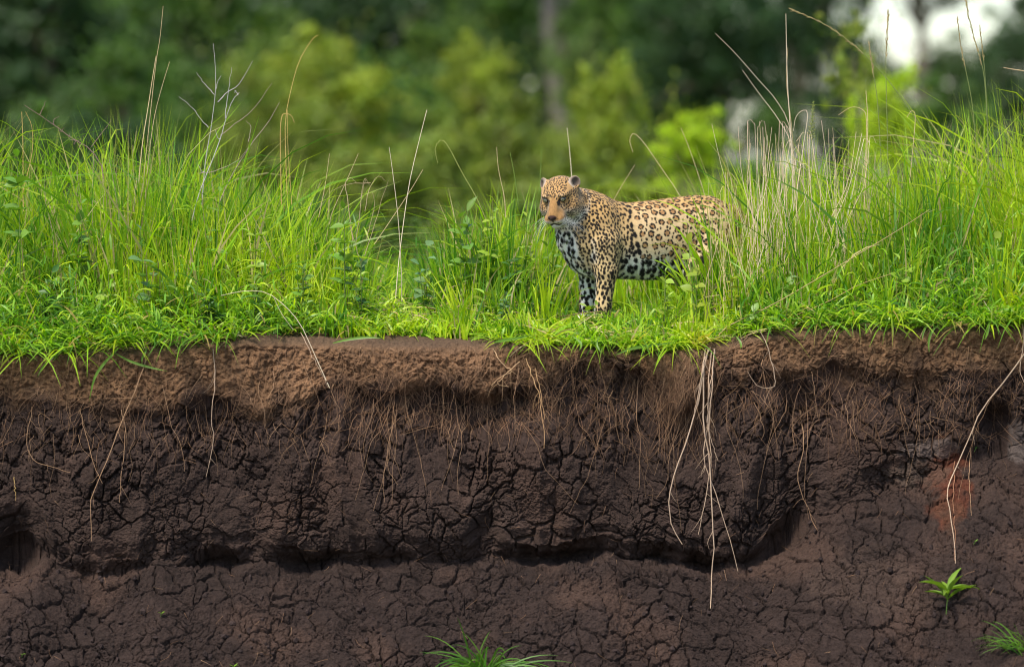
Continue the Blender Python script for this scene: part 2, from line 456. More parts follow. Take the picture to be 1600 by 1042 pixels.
_COLS = {}
def bank_point(px, py, out=0.01):
    """point of the bank's face (or slope) seen at a photo pixel, moved a little out of the earth"""
    x = (px - 800) / 290.0
    for _ in range(2):
        j = int(np.clip(np.searchsorted(BXS, x), 1, len(BXS) - 2))
        if j not in _COLS:
            colv = BV[60:, j]
            _COLS[j] = (colv, 521 - FPX * ((colv[:, 2] - CAM_Z) * _cp + (colv[:, 1] - CAM_Y) * _sp) / ((colv[:, 1] - CAM_Y) * _cp - (colv[:, 2] - CAM_Z) * _sp))
        colv, ppy = _COLS[j]
        near = np.abs(ppy - py) < 3.0
        cand = np.where(near)[0] if near.any() else np.array([np.argmin(np.abs(ppy - py))])
        i = cand[np.argmin(colv[cand, 1])]                # the one in front
        x = (px - 800) * (colv[i, 1] - CAM_Y) / FPX
    return Vector((x, colv[i, 1] - out, colv[i, 2]))

# ground behind the edge, to the horizon
gx = np.concatenate([-np.geomspace(7, 1500, 26)[::-1], np.linspace(-6.5, 6.5, 66), np.geomspace(7, 1500, 26)])
gy = np.concatenate([np.linspace(0.42, 6, 40), np.geomspace(6.3, 3000, 46)])
GXm, GYm = np.meshgrid(gx, gy)
GZ = ground_z(np.clip(GXm, -8, 8), GYm) - 0.012
i, j = np.meshgrid(np.arange(len(gy) - 1), np.arange(len(gx) - 1), indexing='ij')
k = i * len(gx) + j
m, nt, b = material('meadow_ground', 0.95, 0.1)
tc = nt.nodes.new('ShaderNodeTexCoord')
n1 = nt.nodes.new('ShaderNodeTexNoise'); n1.inputs['Scale'].default_value = 1.3; n1.inputs['Detail'].default_value = 8; n1.inputs['Roughness'].default_value = 0.7
cr = nt.nodes.new('ShaderNodeValToRGB')
cr.color_ramp.elements[0].position = 0.35; cr.color_ramp.elements[0].color = (0.045, 0.075, 0.012, 1)
cr.color_ramp.elements[1].position = 0.68; cr.color_ramp.elements[1].color = (0.13, 0.17, 0.03, 1)
nt.links.new(tc.outputs['Object'], n1.inputs['Vector']); nt.links.new(n1.outputs['Fac'], cr.inputs['Fac']); nt.links.new(cr.outputs['Color'], b.inputs['Base Color'])
bp = nt.nodes.new('ShaderNodeBump'); bp.inputs['Distance'].default_value = 0.15
nt.links.new(n1.outputs['Fac'], bp.inputs['Height']); nt.links.new(bp.outputs['Normal'], b.inputs['Normal'])
tag(mesh_np('ground', np.stack([GXm, GYm, GZ], -1), np.stack([k, k + 1, k + len(gx) + 1, k + len(gx)], -1).reshape(-1, 4), mat=m),
    'green level ground running back from the bank top', 'ground', kind='structure')
# dry river bed in front, below the picture
rv = np.array([[-1500, 0, -2.72], [1500, 0, -2.72], [1500, -1500, -2.75], [-1500, -1500, -2.75]], float); rv[:2, 1] = -1.9
tag(mesh_np('riverbed', rv, [[0, 3, 2, 1]], mat=flat_material('river_mud', (0.10, 0.075, 0.06), 0.8, grain=3, amount=0.5, bump=0.05)),
    'dark muddy river bed at the foot of the bank', 'riverbed', kind='structure')
# ---------------------------------------------------------------- the leopard
# local axes: +X forward, +Y its left side, +Z up, origin on the ground under the belly
LEO_YAW = math.radians(205)
LEO_POS = at(1018, 506, 0.95)
HEAD_C = np.array([0.600, 0.070, 0.692])      # centre of the skull
HEAD_YAW, HEAD_PITCH, HEAD_ROLL = math.radians(46), math.radians(20), math.radians(4)
HEAD_S = 1.20
HR = np.array((Matrix.Rotation(HEAD_YAW, 3, 'Z') @ Matrix.Rotation(HEAD_PITCH, 3, 'Y') @ Matrix.Rotation(HEAD_ROLL, 3, 'X')))

def head_pt(f, l, u):
    return HEAD_C + HR @ (np.array([f, l, u]) * HEAD_S)

STATIONS = np.array([  # s, top, bottom, half width
    (-0.535, .585, .50, .030), (-0.51, .63, .43, .070), (-0.46, .682, .34, .108), (-0.38, .716, .285, .135), (-0.27, .722, .262, .150), (-0.12, .706, .250, .158), (0.03, .690, .248, .162),
    (0.14, .680, .254, .158), (0.22, .690, .258, .152), (0.31, .722, .262, .144), (0.39, .745, .268, .134), (0.45, .735, .285, .118), (0.50, .70, .315, .098), (0.535, .65, .37, .070), (0.56, .60, .43, .040)])

def leopard_sdf():
    h = 0.0046
    lo = np.array([-0.80, -0.26, -0.01]); hi = np.array([0.84, 0.30, 0.90])
    n = np.ceil((hi - lo) / h).astype(int)
    ax = [lo[k] + h * np.arange(n[k]) for k in range(3)]
    F = np.full(n, 0.5, np.float32)
    def sub(a, b, pad):
        i0 = np.clip(((np.array(a) - pad - lo) / h).astype(int), 0, n - 1)
        i1 = np.clip(((np.array(b) + pad - lo) / h).astype(int) + 2, 1, n)
        sl = tuple(slice(i0[k], i1[k]) for k in range(3))
        X, Y, Z = (ax[0][sl[0]][:, None, None].astype(np.float32), ax[1][sl[1]][None, :, None].astype(np.float32), ax[2][sl[2]][None, None].astype(np.float32))
        return sl, X, Y, Z
    def smin(sl, d, k):
        a = F[sl]
        hh = np.clip(0.5 + 0.5 * (a - d) / k, 0, 1)
        F[sl] = a + hh * (d - a) - k * hh * (1 - hh)
    def smax(sl, d, k):                                   # carve: keeps where -d
        a = F[sl]; d = -d
        hh = np.clip(0.5 - 0.5 * (a - d) / k, 0, 1)
        F[sl] = a + hh * (d - a) + k * hh * (1 - hh)
    def cone(p, q, r0, r1, k=0.03, sy=1.0, carve=False):
        p, q = np.array(p, float), np.array(q, float)
        sl, X, Y, Z = sub(np.minimum(p - r0, q - r1), np.maximum(p + r0, q + r1), 0.06)
        u = q - p; L2 = float(u @ u) + 1e-12
        t = np.clip(((X - p[0]) * u[0] + (Y - p[1]) * u[1] + (Z - p[2]) * u[2]) / L2, 0, 1)
        d = np.sqrt((X - p[0] - t * u[0]) ** 2 + ((Y - p[1] - t * u[1]) * sy) ** 2 + (Z - p[2] - t * u[2]) ** 2) - (r0 + t * (r1 - r0))
        (smax if carve else smin)(sl, d.astype(np.float32), k)
    def ell(c, r, R=None, k=0.03, carve=False):
        c, r = np.array(c, float), np.array(r, float)
        m = r.max()
        sl, X, Y, Z = sub(c - m, c + m, 0.05)
        if R is None: R = np.eye(3)
        x, y, z = X - c[0], Y - c[1], Z - c[2]
        a = (x * R[0, 0] + y * R[1, 0] + z * R[2, 0]) / r[0]
        b = (x * R[0, 1] + y * R[1, 1] + z * R[2, 1]) / r[1]
        g = (x * R[0, 2] + y * R[1, 2] + z * R[2, 2]) / r[2]
        q = np.sqrt(a * a + b * b + g * g) + 1e-6
        q2 = np.sqrt((a / r[0]) ** 2 + (b / r[1]) ** 2 + (g / r[2]) ** 2) + 1e-6
        d = q * (q - 1) / q2
        (smax if carve else smin)(sl, np.clip(d, -0.3, 0.3).astype(np.float32), k)
    # torso: swept sections
    sl, X, Y, Z = sub((-0.56, -.18, .2), (.62, .18, .76), 0.06)
    xs = X[:, 0, 0]
    def prm(kk):
        v = np.interp(xs, STATIONS[:, 0], STATIONS[:, kk])
        for _ in range(6): v[1:-1] = (v[:-2] + 2 * v[1:-1] + v[2:]) / 4
        return v[:, None, None].astype(np.float32)
    top, bot, hw = prm(1), prm(2), prm(3)
    cz, hh = (top + bot) / 2, (top - bot) / 2
    zz = (Z - cz) / hh
    hw2 = hw * (1 + 0.05 * zz) 
    d = (np.sqrt((Y / hw2) ** 2 + zz ** 2) - 1) * np.minimum(hw, hh)
    d = np.maximum(d, np.maximum(X - 0.575, -0.545 - X))
    smin(sl, d.astype(np.float32), 0.01)
    # shoulders, haunches
    for sg in (1, -1):
        ell((0.36, sg * 0.096, 0.53), (0.098, 0.070, 0.165), k=0.028)
        cone((0.345, sg * .108, .46), (0.335, sg * .108, .315), .084, .066, 0.035)
        cone((0.335, sg * .108, .315), (0.352, sg * .10, .115), .060, .044, 0.025)
        cone((0.352, sg * .10, .115), (0.355, sg * .098, .05), .044, .044, 0.02)
        ell((0.385, sg * .098, .032), (.062, .049, .036), k=0.02)
        for q in (-.030, -.010, .011, .031):
            ell((0.428 - abs(q) * .5, sg * .098 + q, .024), (.020, .0125, .022), k=0.008)
        ell((-0.34, sg * 0.088, 0.48), (0.135, 0.078, 0.195), k=0.04)
        cone((-0.32, sg * .11, .42), (-0.215, sg * .12, .29), .105, .072, 0.04)
        cone((-0.215, sg * .12, .29), (-0.40, sg * .11, .185), .068, .040, 0.025)
        cone((-0.40, sg * .11, .185), (-0.365, sg * .108, .05), .040, .038, 0.02)
        ell((-0.325, sg * .108, .030), (.060, .044, .033), k=0.02)
        for q in (-.028, -.010, .010, .028):
            ell((-0.283 - abs(q) * .5, sg * .108 + q, .023), (.019, .012, .021), k=0.008)
    # tail, hanging behind with the tip curled up
    tp = smooth_path([(-0.50, 0, .63), (-0.58, 0, .56), (-0.635, -.02, .42), (-0.66, -.05, .25), (-0.69, -.08, .13), (-0.745, -.10, .10), (-0.77, -.11, .17)], 16)
    for a, b_, r in zip(tp[:-1], tp[1:], np.linspace(.042, .024, 15)):
        cone(a, b_, r, r - .001, 0.02)
    # neck and throat
    cone((0.40, 0.0, 0.595), head_pt(-.05, 0, -.01), .140, .093, 0.045)
    cone((0.46, 0.015, 0.47), head_pt(-.01, 0, -.060), .098, .064, 0.045)
    # head
    H = lambda *a: head_pt(*a)
    S = HEAD_S
    ell(H(-.012, 0, .034), np.array((.096, .089, .080)) * S, HR, 0.03)
    for sg in (1, -1):
        ell(H(.015, sg * .058, -.018), np.array((.058, .040, .050)) * S, HR, 0.025)      # cheeks
        ell(H(-.030, sg * .056, -.045), np.array((.060, .042, .055)) * S, HR, 0.03)      # ruff
        ell(H(.062, sg * .037, .056), np.array((.030, .028, .013)) * S, HR, 0.026)       # brow
        ell(H(.116, sg * .023, -.042), np.array((.035, .026, .024)) * S, HR, 0.012)      # whisker pad
    cone(H(.045, 0, -.015), H(.108, 0, -.036), .056 * S, .036 * S, 0.02)
    cone(H(.055, 0, .040), H(.134, 0, -.018), .031 * S, .022 * S, 0.016)                 # bridge
    cone(H(.0, 0, -.058), H(.112, 0, -.068), .052 * S, .025 * S, 0.014)                  # jaw
    ell(H(.148, 0, -.026), np.array((.012, .021, .013)) * S, HR, 0.006)                  # nose pad
    cone(H(.158, 0, -.042), H(.146, 0, -.056), .0035, .0035, 0.004, carve=True)          # split lip
    for sg in (1, -1):
        for a, b_ in (((.150, 0, -.058), (.132, sg * .028, -.069)), ((.132, sg * .028, -.069), (.092, sg * .050, -.066))):
            cone(H(*a), H(*b_), .0045, .0045, 0.006, carve=True)                        # mouth line
        ell(H(.098, sg * .0395, .0365), np.array((.022, .0160, .0068)) * S, HR @ np.array(Matrix.Rotation(sg * math.radians(16), 3, 'X')), 0.003, carve=True)   # eye socket
        ell(H(.154, sg * .012, -.030), np.array((.006, .005, .0045)) * S, HR, 0.003, carve=True)  # nostril
        # ear: rounded cup opening forwards and out
        ER = HR @ np.array(Matrix.Rotation(sg * math.radians(38), 3, 'Z') @ Matrix.Rotation(sg * math.radians(-46), 3, 'X') @ Matrix.Rotation(math.radians(-12), 3, 'Y'))
        ec = H(-.022, sg * .074, .079)
        ell(ec, np.array((.018, .031, .032)) * S, ER, 0.016)
        ell(ec + ER @ np.array([.019, 0, .005]) * S, np.array((.018, .022, .026)) * S, ER, 0.006, carve=True)
    return F, lo, h

def surface_nets(F, lo, h):
    s = F < 0
    c = [s[a:a + s.shape[0] - 1 or None, b:b + s.shape[1] - 1, g:g + s.shape[2] - 1] for a in (0, 1) for b in (0, 1) for g in (0, 1)]
    cnt = np.zeros(c[0].shape, np.int8)
    for x in c: cnt += x
    act = (cnt > 0) & (cnt < 8)
    idx = np.argwhere(act)
    vid = np.full(act.shape, -1, np.int32); vid[act] = np.arange(len(idx))
    corners = np.array([(a, b, g) for a in (0, 1) for b in (0, 1) for g in (0, 1)])
    val = np.stack([F[idx[:, 0] + a, idx[:, 1] + b, idx[:, 2] + g] for a, b, g in corners], 1)
    acc = np.zeros((len(idx), 3)); num = np.zeros(len(idx))
    for p in range(8):
        for q in range(p + 1, 8):
            if np.abs(corners[p] - corners[q]).sum() != 1: continue
            m = (val[:, p] < 0) != (val[:, q] < 0)
            t = np.where(m, val[:, p] / (val[:, p] - val[:, q] + 1e-12), 0)
            acc += np.where(m[:, None], corners[p] + t[:, None] * (corners[q] - corners[p]), 0); num += m
    V = lo + h * (idx + acc / num[:, None])
    Q = []
    for axis in range(3):
        a = np.take(s, range(0, s.shape[axis] - 1), axis); b = np.take(s, range(1, s.shape[axis]), axis)
        e = np.argwhere(a != b)
        flip = a[tuple(e.T)]
        u, v = [(1, 2), (2, 0), (0, 1)][axis]
        ok = (e[:, u] > 0) & (e[:, v] > 0) & (e[:, u] < s.shape[u] - 1) & (e[:, v] < s.shape[v] - 1)
        e, flip = e[ok], flip[ok]
        def vv(du, dv):
            k = e.copy(); k[:, u] += du; k[:, v] += dv
            return vid[tuple(k.T)]
        q = np.stack([vv(-1, -1), vv(0, -1), vv(0, 0), vv(-1, 0)], 1)
        q[~flip] = q[~flip][:, ::-1]
        Q.append(q)
    return V, np.concatenate(Q)

LF, LLO, LH = leopard_sdf()
LV, LQ = surface_nets(LF, LLO, LH)
def quad_edges(Q):
    return np.concatenate([Q[:, [0, 1]], Q[:, [1, 2]], Q[:, [2, 3]], Q[:, [3, 0]]])
_E = quad_edges(LQ)
_deg = np.bincount(_E[:, 0], minlength=len(LV)) + np.bincount(_E[:, 1], minlength=len(LV))
for it in range(2):
    A = np.stack([np.bincount(_E[:, 0], LV[_E[:, 1], k], len(LV)) + np.bincount(_E[:, 1], LV[_E[:, 0], k], len(LV)) for k in range(3)], 1) / _deg[:, None]
    LV = LV + 0.5 * (A - LV)
def vnormals(V, Q):
    fn = np.cross(V[Q[:, 2]] - V[Q[:, 0]], V[Q[:, 3]] - V[Q[:, 1]])
    N = np.stack([sum(np.bincount(Q[:, c], fn[:, k], len(V)) for c in range(4)) for k in range(3)], 1)
    return N / (np.linalg.norm(N, axis=1)[:, None] + 1e-12)
# one finer level so that the small spots have clean edges (each quad split in four)
def subdivide(V, Q):
    E = np.sort(quad_edges(Q), 1)
    key = E[:, 0].astype(np.int64) * len(V) + E[:, 1]
    uk, inv = np.unique(key, return_inverse=True)
    ea, eb = uk // len(V), uk % len(V)
    nV = len(V); F0 = nV + len(uk)
    newV = np.concatenate([V, (V[ea] + V[eb]) / 2, V[Q].mean(1)])
    m = len(Q)
    e = [nV + inv[k * m:(k + 1) * m] for k in range(4)]
    f = F0 + np.arange(m)
    return newV, np.concatenate([np.stack([Q[:, 0], e[0], f, e[3]], 1), np.stack([e[0], Q[:, 1], e[1], f], 1), np.stack([f, e[1], Q[:, 2], e[2]], 1), np.stack([e[3], f, e[2], Q[:, 3]], 1)])
LV, LQ = subdivide(LV, LQ)
_E = quad_edges(LQ)
_deg = np.bincount(_E[:, 0], minlength=len(LV)) + np.bincount(_E[:, 1], minlength=len(LV))
A = np.stack([np.bincount(_E[:, 0], LV[_E[:, 1], k], len(LV)) + np.bincount(_E[:, 1], LV[_E[:, 0], k], len(LV)) for k in range(3)], 1) / _deg[:, None]
LV = LV + 0.6 * (A - LV)
LN = vnormals(LV, LQ)

# ---- coat
def leopard_coat():
    V, N = LV, LN
    rng = np.random.default_rng(21)
    Hl = (V - HEAD_C) @ HR / HEAD_S                       # head coordinates f, l, u
    Hn = N @ HR
    f, l, u = Hl.T
    head = 1 - sstep(0.120, 0.155, np.sqrt(((f - .02) / 1.25) ** 2 + l ** 2 + (u - .01) ** 2))
    s, y, z = V.T
    # ground colour
    gold = np.array([0.47, 0.285, 0.105]); tan = np.array([0.60, 0.425, 0.21]); white = np.array([0.80, 0.77, 0.71])
    k = sstep(0.36, 0.68, z)[:, None]
    C = tan * (1 - k) + gold * k
    wob = 0.03 * fbm(s * 9, z * 9, 2, 2)
    belly = (1 - sstep(0.33, 0.46, z + wob)) * (z > .2) * sstep(-.20, -.10, s) * np.where(s < -.04, 1 - sstep(.125, .145, np.abs(y)), 1) * np.maximum(1 - sstep(.20, .28, s), 1 - sstep(.0, .06, y))
    under = sstep(0.4, 0.85, -N[:, 2]) * (z < .5) * (z > .2) * sstep(-.20, -.10, s)
    legs = 1 - sstep(0.24, 0.34, z)
    inner = sstep(-0.15, 0.45, -N[:, 1] * np.sign(y))
    chest = sstep(.36, .40, s) * (1 - sstep(0.53, 0.63, z + wob)) * (1 - sstep(0.005, 0.055, y - .15 * np.clip(N[:, 0], -.2, .7) + .6 * wob)) * (z > .2) * np.where(y > .05, sstep(.33, .39, z), 1)
    w = np.maximum(np.maximum(belly, under), np.maximum(legs * inner * ((s > 0) | (y < 0)), chest))
    w = np.clip(w, 0, 1)[:, None] * (1 - head[:, None])
    C = C * (1 - w) + white * w
    # head colours
    hc = np.array([0.37, 0.215, 0.082]) + 0 * C
    muz = sstep(.070, .10, f) * sstep(-.052, -.038, u) * (1 - sstep(.026, .044, np.abs(l) + .55 * u))
    hc = hc * (1 - .85 * muz[:, None]) + np.array([0.235, 0.122, 0.040]) * (1 + .5 * fbm(f * 90, l * 140, 2, 3))[:, None] * .85 * muz[:, None]
    cheek = sstep(-.005, -.045, u - 0.25 * (f - .05)) * (1 - muz)
    hc = hc * (1 - .75 * cheek[:, None]) + np.array([.58, .51, .41]) * .75 * cheek[:, None]
    chin = 1 - sstep(-.068, -.052, u)
    pad = sstep(.10, .12, f) * (1 - sstep(-.046, -.036, u)) * (np.abs(l) > .006)
    chin = np.maximum(chin, 0.35 * pad)
    hc = hc * (1 - chin[:, None]) + np.array([.62, .59, .53]) * chin[:, None]
    undereye = np.exp(-(((f - .098) / .02) ** 2 + ((np.abs(l) - .043) / .018) ** 2 + ((u - .008) / .010) ** 2))
    overeye = np.exp(-(((f - .09) / .02) ** 2 + ((np.abs(l) - .040) / .016) ** 2 + ((u - .055) / .010) ** 2))
    q = np.clip(.55 * undereye + overeye * .3, 0, 1)[:, None]
    hc = hc * (1 - q) + np.array([.56, .45, .30]) * q
    C = C * (1 - head[:, None]) + hc * head[:, None]
    pale = (sstep(-0.50, -0.38, s) * (1 - sstep(0.10, 0.26, s)) * sstep(0.30, 0.40, z) * (1 - sstep(.60, .70, z)))[:, None] * (1 - w) * .5
    C = C * (1 - pale) + np.array([.68, .52, .31]) * pale
    # spacing of the marks
    flank = sstep(-0.50, -0.38, s) * (1 - sstep(0.10, 0.26, s - 0.10 * (z - .5))) * sstep(0.30, 0.40, z)
    sp = 0.0200 + 0.0345 * flank
    lowb = (1 - sstep(.33, .42, z)) * (s < .28) * (z > .2)
    sp = np.where((lowb > .5), 0.042, sp)
    sp = np.where((z < .30) & ~((lowb > .5) & (np.abs(s) < .3)), 0.0275, sp)
    sp = np.where((w[:, 0] > .5) & (s > .3), 0.0335, sp)
    sp = sp * (1 - head) + 0.0115 * head
    cand = rng.choice(len(V), 60000, replace=False)
    pts = np.zeros((6000, 3)); rad = np.zeros(6000); n = 0; chosen = []
    for i in cand:
        p, r = V[i], sp[i]
        if n:
            d2 = ((pts[:n] - p) ** 2).sum(1)
            if (d2 < ((rad[:n] + r) * np.where((rad[:n] > .0435) & (r > .0435), .395, .41)) ** 2).any(): continue
        pts[n], rad[n] = p, r; n += 1; chosen.append(i)
        if n >= 5000: break
    for i in rng.choice(len(V), 26000, replace=False):   # small spots in the gaps between rosettes
        if sp[i] < .0435: continue
        p = V[i]; d2 = ((pts[:n] - p) ** 2).sum(1)
        if (d2 < (rad[:n] * .42 + .0105) ** 2).any(): continue
        pts[n], rad[n] = p, .018; n += 1; chosen.append(i); sp[i] = .0175
    kd = kdtree.KDTree(len(V))
    for i, p in enumerate(V): kd.insert(p, i)
    kd.balance()
    dark = np.zeros(len(V)); inside = np.zeros(len(V))
    warp = 0.0035 * np.stack([noise2(s * 70, z * 70 + y * 31, 1), noise2(s * 70 + 9, y * 70 + z * 23, 2), noise2(y * 70, z * 70 + s * 17, 3)], 1)
    VW = V + warp
    def blob(p, t1, t2, a, b, amt=1.0, soft=0.28):
        near = [q[1] for q in kd.find_range(Vector(p), max(a, b) * 1.5 + .004)]
        if not near: return
        near = np.array(near); d = VW[near] - p
        q = np.sqrt(((d @ t1) / a) ** 2 + ((d @ t2) / b) ** 2)
        dark[near] = np.maximum(dark[near], amt * (1 - sstep(1 - soft, 1 + soft, q)))
    for i in chosen:
        p, nn, r = V[i], N[i], sp[i]
        fh, lh, uh = Hl[i]
        hd = head[i] > .5
        if hd:                                           # plain nose bridge, lips, eyes and ears carry no spots
            if muz[i] > .6 or f[i] > .112 or (abs(lh) > .055 and uh > .066) or (abs(abs(lh) - .040) < .020 and abs(uh - .036) < .013 and fh > .06): continue
        t1 = np.array([0, 0, 1.0]) - nn * nn[2]
        if hd: t1 = HR @ np.array([-1.0, 0, .6]); t1 = t1 - nn * (t1 @ nn)
        elif np.linalg.norm(t1) < .3: t1 = np.array([1.0, 0, 0]) - nn * nn[0]
        t1 = t1 / (np.linalg.norm(t1) + 1e-9); t2 = np.cross(nn, t1)
        if r > 0.0435:                                    # rosette: broken ring of blobs, darker tan inside
            m = rng.integers(4, 7); ph = rng.uniform(0, 6.28); R = r * rng.uniform(.27, .325); asp = rng.uniform(.8, 1.0)
            skip = rng.integers(0, m) if rng.random() < .45 else -1
            for q in range(m):
                if q == skip: continue
                a = ph + 6.283 * (q + rng.uniform(-.16, .16)) / m
                er, et = t2 * math.cos(a) + t1 * math.sin(a) * asp, -t2 * math.sin(a) + t1 * math.cos(a)
                blob(p + er * R, et, er / np.linalg.norm(er), math.pi * R / m * rng.uniform(.85, 1.15), r * rng.uniform(.095, .125))
            near = np.array([q[1] for q in kd.find_range(Vector(p), R)])
            if len(near): inside[near] = np.maximum(inside[near], 1 - sstep(.75, 1.15, np.linalg.norm(VW[near] - p, axis=1) / R))
        elif hd:
            sz = r * rng.uniform(.34, .50)
            blob(p, t1, t2, sz * rng.uniform(1.0, 1.5), sz * .85, 0.95, .4)
        else:
            sz = r * rng.uniform(.33, .43) * (1.12 if lowb[i] > .5 else 1.0)
            a = rng.uniform(-.5, .5)
            e1 = t1 * math.cos(a) + t2 * math.sin(a); e2 = np.cross(nn, e1)
            blob(p, e1, e2, sz * rng.uniform(1.1, 1.65), sz * rng.uniform(.72, .95))
            if rng.random() < .25: blob(p + e2 * sz * 1.2 + e1 * sz * .5, e1, e2, sz * .8, sz * .7)
    # lines of the face
    def mark(pf, pl, pu, rf, rl, ru, amt=1.0):
        for sg in ((1, -1) if pl else (1,)):
            q = ((f - pf) / rf) ** 2 + ((l - sg * pl) / rl) ** 2 + ((u - pu) / ru) ** 2
            np.maximum(dark, amt * (1 - sstep(.6, 1.3, q)), out=dark)
    mark(.100, .0250, .027, .024, .0060, .014)             # inner corner of the eye
    mark(.097, .0395, .0365, .020, .0200, .0125, .98)       # rim
    mark(.085, .058, .043, .018, .011, .006, .95)
    for pu in (-.034, -.043, -.052):                     # whisker rows
        for q in range(3):
            mark(.138 - q * .013, .024 + .009 * q, pu, .014, .0065, .0030, .9)
    mouth = np.zeros(len(V))
    for a in np.linspace(0, 1, 14):
        pf, pl, pu = .148 - .058 * a, .050 * a ** .8, -.058 - .010 * min(1, a * 3)
        mark(pf, max(pl, .001), pu, .014, .006, .0048, .95)
    mark(.156, .001, -.044, .014, .003, .012, .9)
    nose = 1 - sstep(.7, 1.2, ((f - .156) / .017) ** 2 + (l / .023) ** 2 + ((u + .026) / .014) ** 2)
    ruffb = np.exp(-((head - .45) / .22) ** 2) * sstep(.0, .05, l) * (u < .05)
    C = C * (1 - .5 * ruffb[:, None]) + np.array([.55, .46, .34]) * .5 * ruffb[:, None]
    # ears: pale rim and dark cup / back
    earb = (np.abs(l) > .040) * (u > .070) * head
    D = np.array([0.010, 0.008, 0.007])
    C = C * (1 - .8 * inside[:, None]) + np.array([.30, .135, .042]) * .8 * inside[:, None]
    ed = np.sqrt((f + .020) ** 2 + (np.abs(l) - .078) ** 2 + (u - .086) ** 2)
    er = (ed < .037) & (u > .066) & (np.abs(l) > .056)
    cup = er & (Hn[:, 0] > .1)
    C[cup] = np.array([.10, .072, .052]) + np.array([.30, .24, .18]) * sstep(.018, .036, ed[cup])[:, None]
    back = er & (Hn[:, 0] < -.2)
    C[back] = np.array([.05, .035, .028])
    rim = er & ~cup & ~back
    C[rim] = np.array([.42, .30, .17])
    tipw = er & (np.abs(l) > .102)
    C[tipw & ~cup] = np.array([.55, .47, .38])
    dark = dark * (1 - er)
    C = C * (1 + 0.16 * fbm(s * 60, z * 60 + y * 45, 3, 3) + 0.12 * fbm(s * 9, z * 9 + y * 7, 1, 2))[:, None]
    C = C * (1 - dark[:, None]) + D * dark[:, None]
    C = C * (1 - nose[:, None]) + np.array([.050, .026, .022]) * nose[:, None]
    bare = np.clip(nose + cup * .3, 0, 1)
    return np.clip(C, .004, .9), head, bare, Hl

LC, LHEAD, LBARE, LHL = leopard_coat()
leopard = thing('leopard', LEO_POS, 'spotted leopard standing in the grass at the edge of the bank, looking out', 'leopard', rz=LEO_YAW)
M_COAT, nt, b = material('coat', 0.75, 0.12)
a_ = nt.nodes.new('ShaderNodeAttribute'); a_.attribute_name = 'tint'
nt.links.new(a_.outputs['Color'], b.inputs['Base Color'])
b.inputs['Sheen Weight'].default_value = 0.12
mesh_np('body', LV, LQ, mat=M_COAT, parent=leopard, col=LC)

# short fur over the whole skin
def leopard_fur():
    rng = np.random.default_rng(4)
    i = rng.choice(len(LV), 170000)
    V, N, hd, bare = LV[i], LN[i], LHEAD[i], LBARE[i]
    keep = (rng.random(len(i)) > bare) & (V[:, 2] > .03)
    sock = (np.abs(np.abs(LHL[i][:, 1]) - .043) < .017) & (np.abs(LHL[i][:, 2] - .036) < .012) & (LHL[i][:, 0] > .07)
    keep &= ~sock
    i, V, N, hd = i[keep], V[keep], N[keep], hd[keep]
    Hl = LHL[i]
    flow = np.array([-1.0, 0, -.45]) + 0 * V
    flow[V[:, 2] < .33] = (-.25, 0, -1)
    flow[(V[:, 0] > .5) & (V[:, 2] < .6)] = (-.1, 0, -1)
    hf = (HR @ np.array([-1.0, 0, -.25]))
    flow = flow * (1 - hd[:, None]) + (hf + 0.8 * np.sign(Hl[:, 1:2]) * HR[:, 1] * (Hl[:, 2:3] < -.01)) * hd[:, None]
    flow -= N * (flow * N).sum(1)[:, None]
    flow /= np.linalg.norm(flow, axis=1)[:, None] + 1e-6
    d = flow + N * rng.uniform(.25, .6, (len(V), 1)) + rng.normal(0, .18, V.shape)
    d /= np.linalg.norm(d, axis=1)[:, None]
    Ln = rng.uniform(.006, .011, len(V)) * (1 - .6 * hd)
    shaggy = ((V[:, 2] < .36) & (V[:, 2] > .2) & (N[:, 2] < -.3)) | ((V[:, 0] > .5) & (V[:, 2] < .58) & (hd < .5))
    Ln = np.where(shaggy, Ln * 1.6, Ln)
    ruff = (hd > .4) & (Hl[:, 2] < -.04) & (Hl[:, 0] < .06)
    Ln = np.where(ruff, Ln * 2.0, Ln)
    side = np.cross(d, N + rng.normal(0, .5, V.shape)); side /= np.linalg.norm(side, axis=1)[:, None] + 1e-6
    wd = rng.uniform(.0006, .0011, (len(V), 1))
    base = V - N * .001
    P = np.stack([base - side * wd, base + side * wd, base + d * Ln[:, None]], 1)
    T = np.arange(len(V) * 3).reshape(-1, 3)
    col = np.repeat(LC[i] * rng.uniform(.85, 1.15, (len(V), 1)), 3, 0)
    o = mesh_np('fur', P, tris=T, mat=M_COAT, parent=leopard, col=col)
    o['kind'] = 'stuff'
leopard_fur()

# eyes
def make_eye(sg):
    n, m = 14, 20
    th = np.linspace(0, math.pi, n); ph = np.linspace(0, 2 * math.pi, m, endpoint=False)
    T_, P_ = np.meshgrid(th, ph, indexing='ij')
    r = .0155 * HEAD_S
    loc = np.stack([r * np.cos(T_), r * np.sin(T_) * np.cos(P_), r * np.sin(T_) * np.sin(P_)], -1)
    gaze = HR @ np.array(Matrix.Rotation(sg * math.radians(14), 3, 'Z'))
    V = loc.reshape(-1, 3) @ gaze.T + head_pt(.0735, sg * .0390, .0362)
    t = T_.ravel()
    col = np.where((t < .22)[:, None], (.004, .004, .004), np.where((t < .60)[:, None], (.17, .16, .095), np.where((t < 1.3)[:, None], (.02, .014, .010), (.35, .3, .25))))
    i, j = np.meshgrid(np.arange(n - 1), np.arange(m), indexing='ij')
    q = np.stack([i * m + j, (i + 1) * m + j, (i + 1) * m + (j + 1) % m, i * m + (j + 1) % m], -1).reshape(-1, 4)
    mesh_np('eye', V, q, mat=M_EYE, parent=leopard, col=col)
M_EYE, nt, b = material('eye_gloss', 0.06, 0.6)
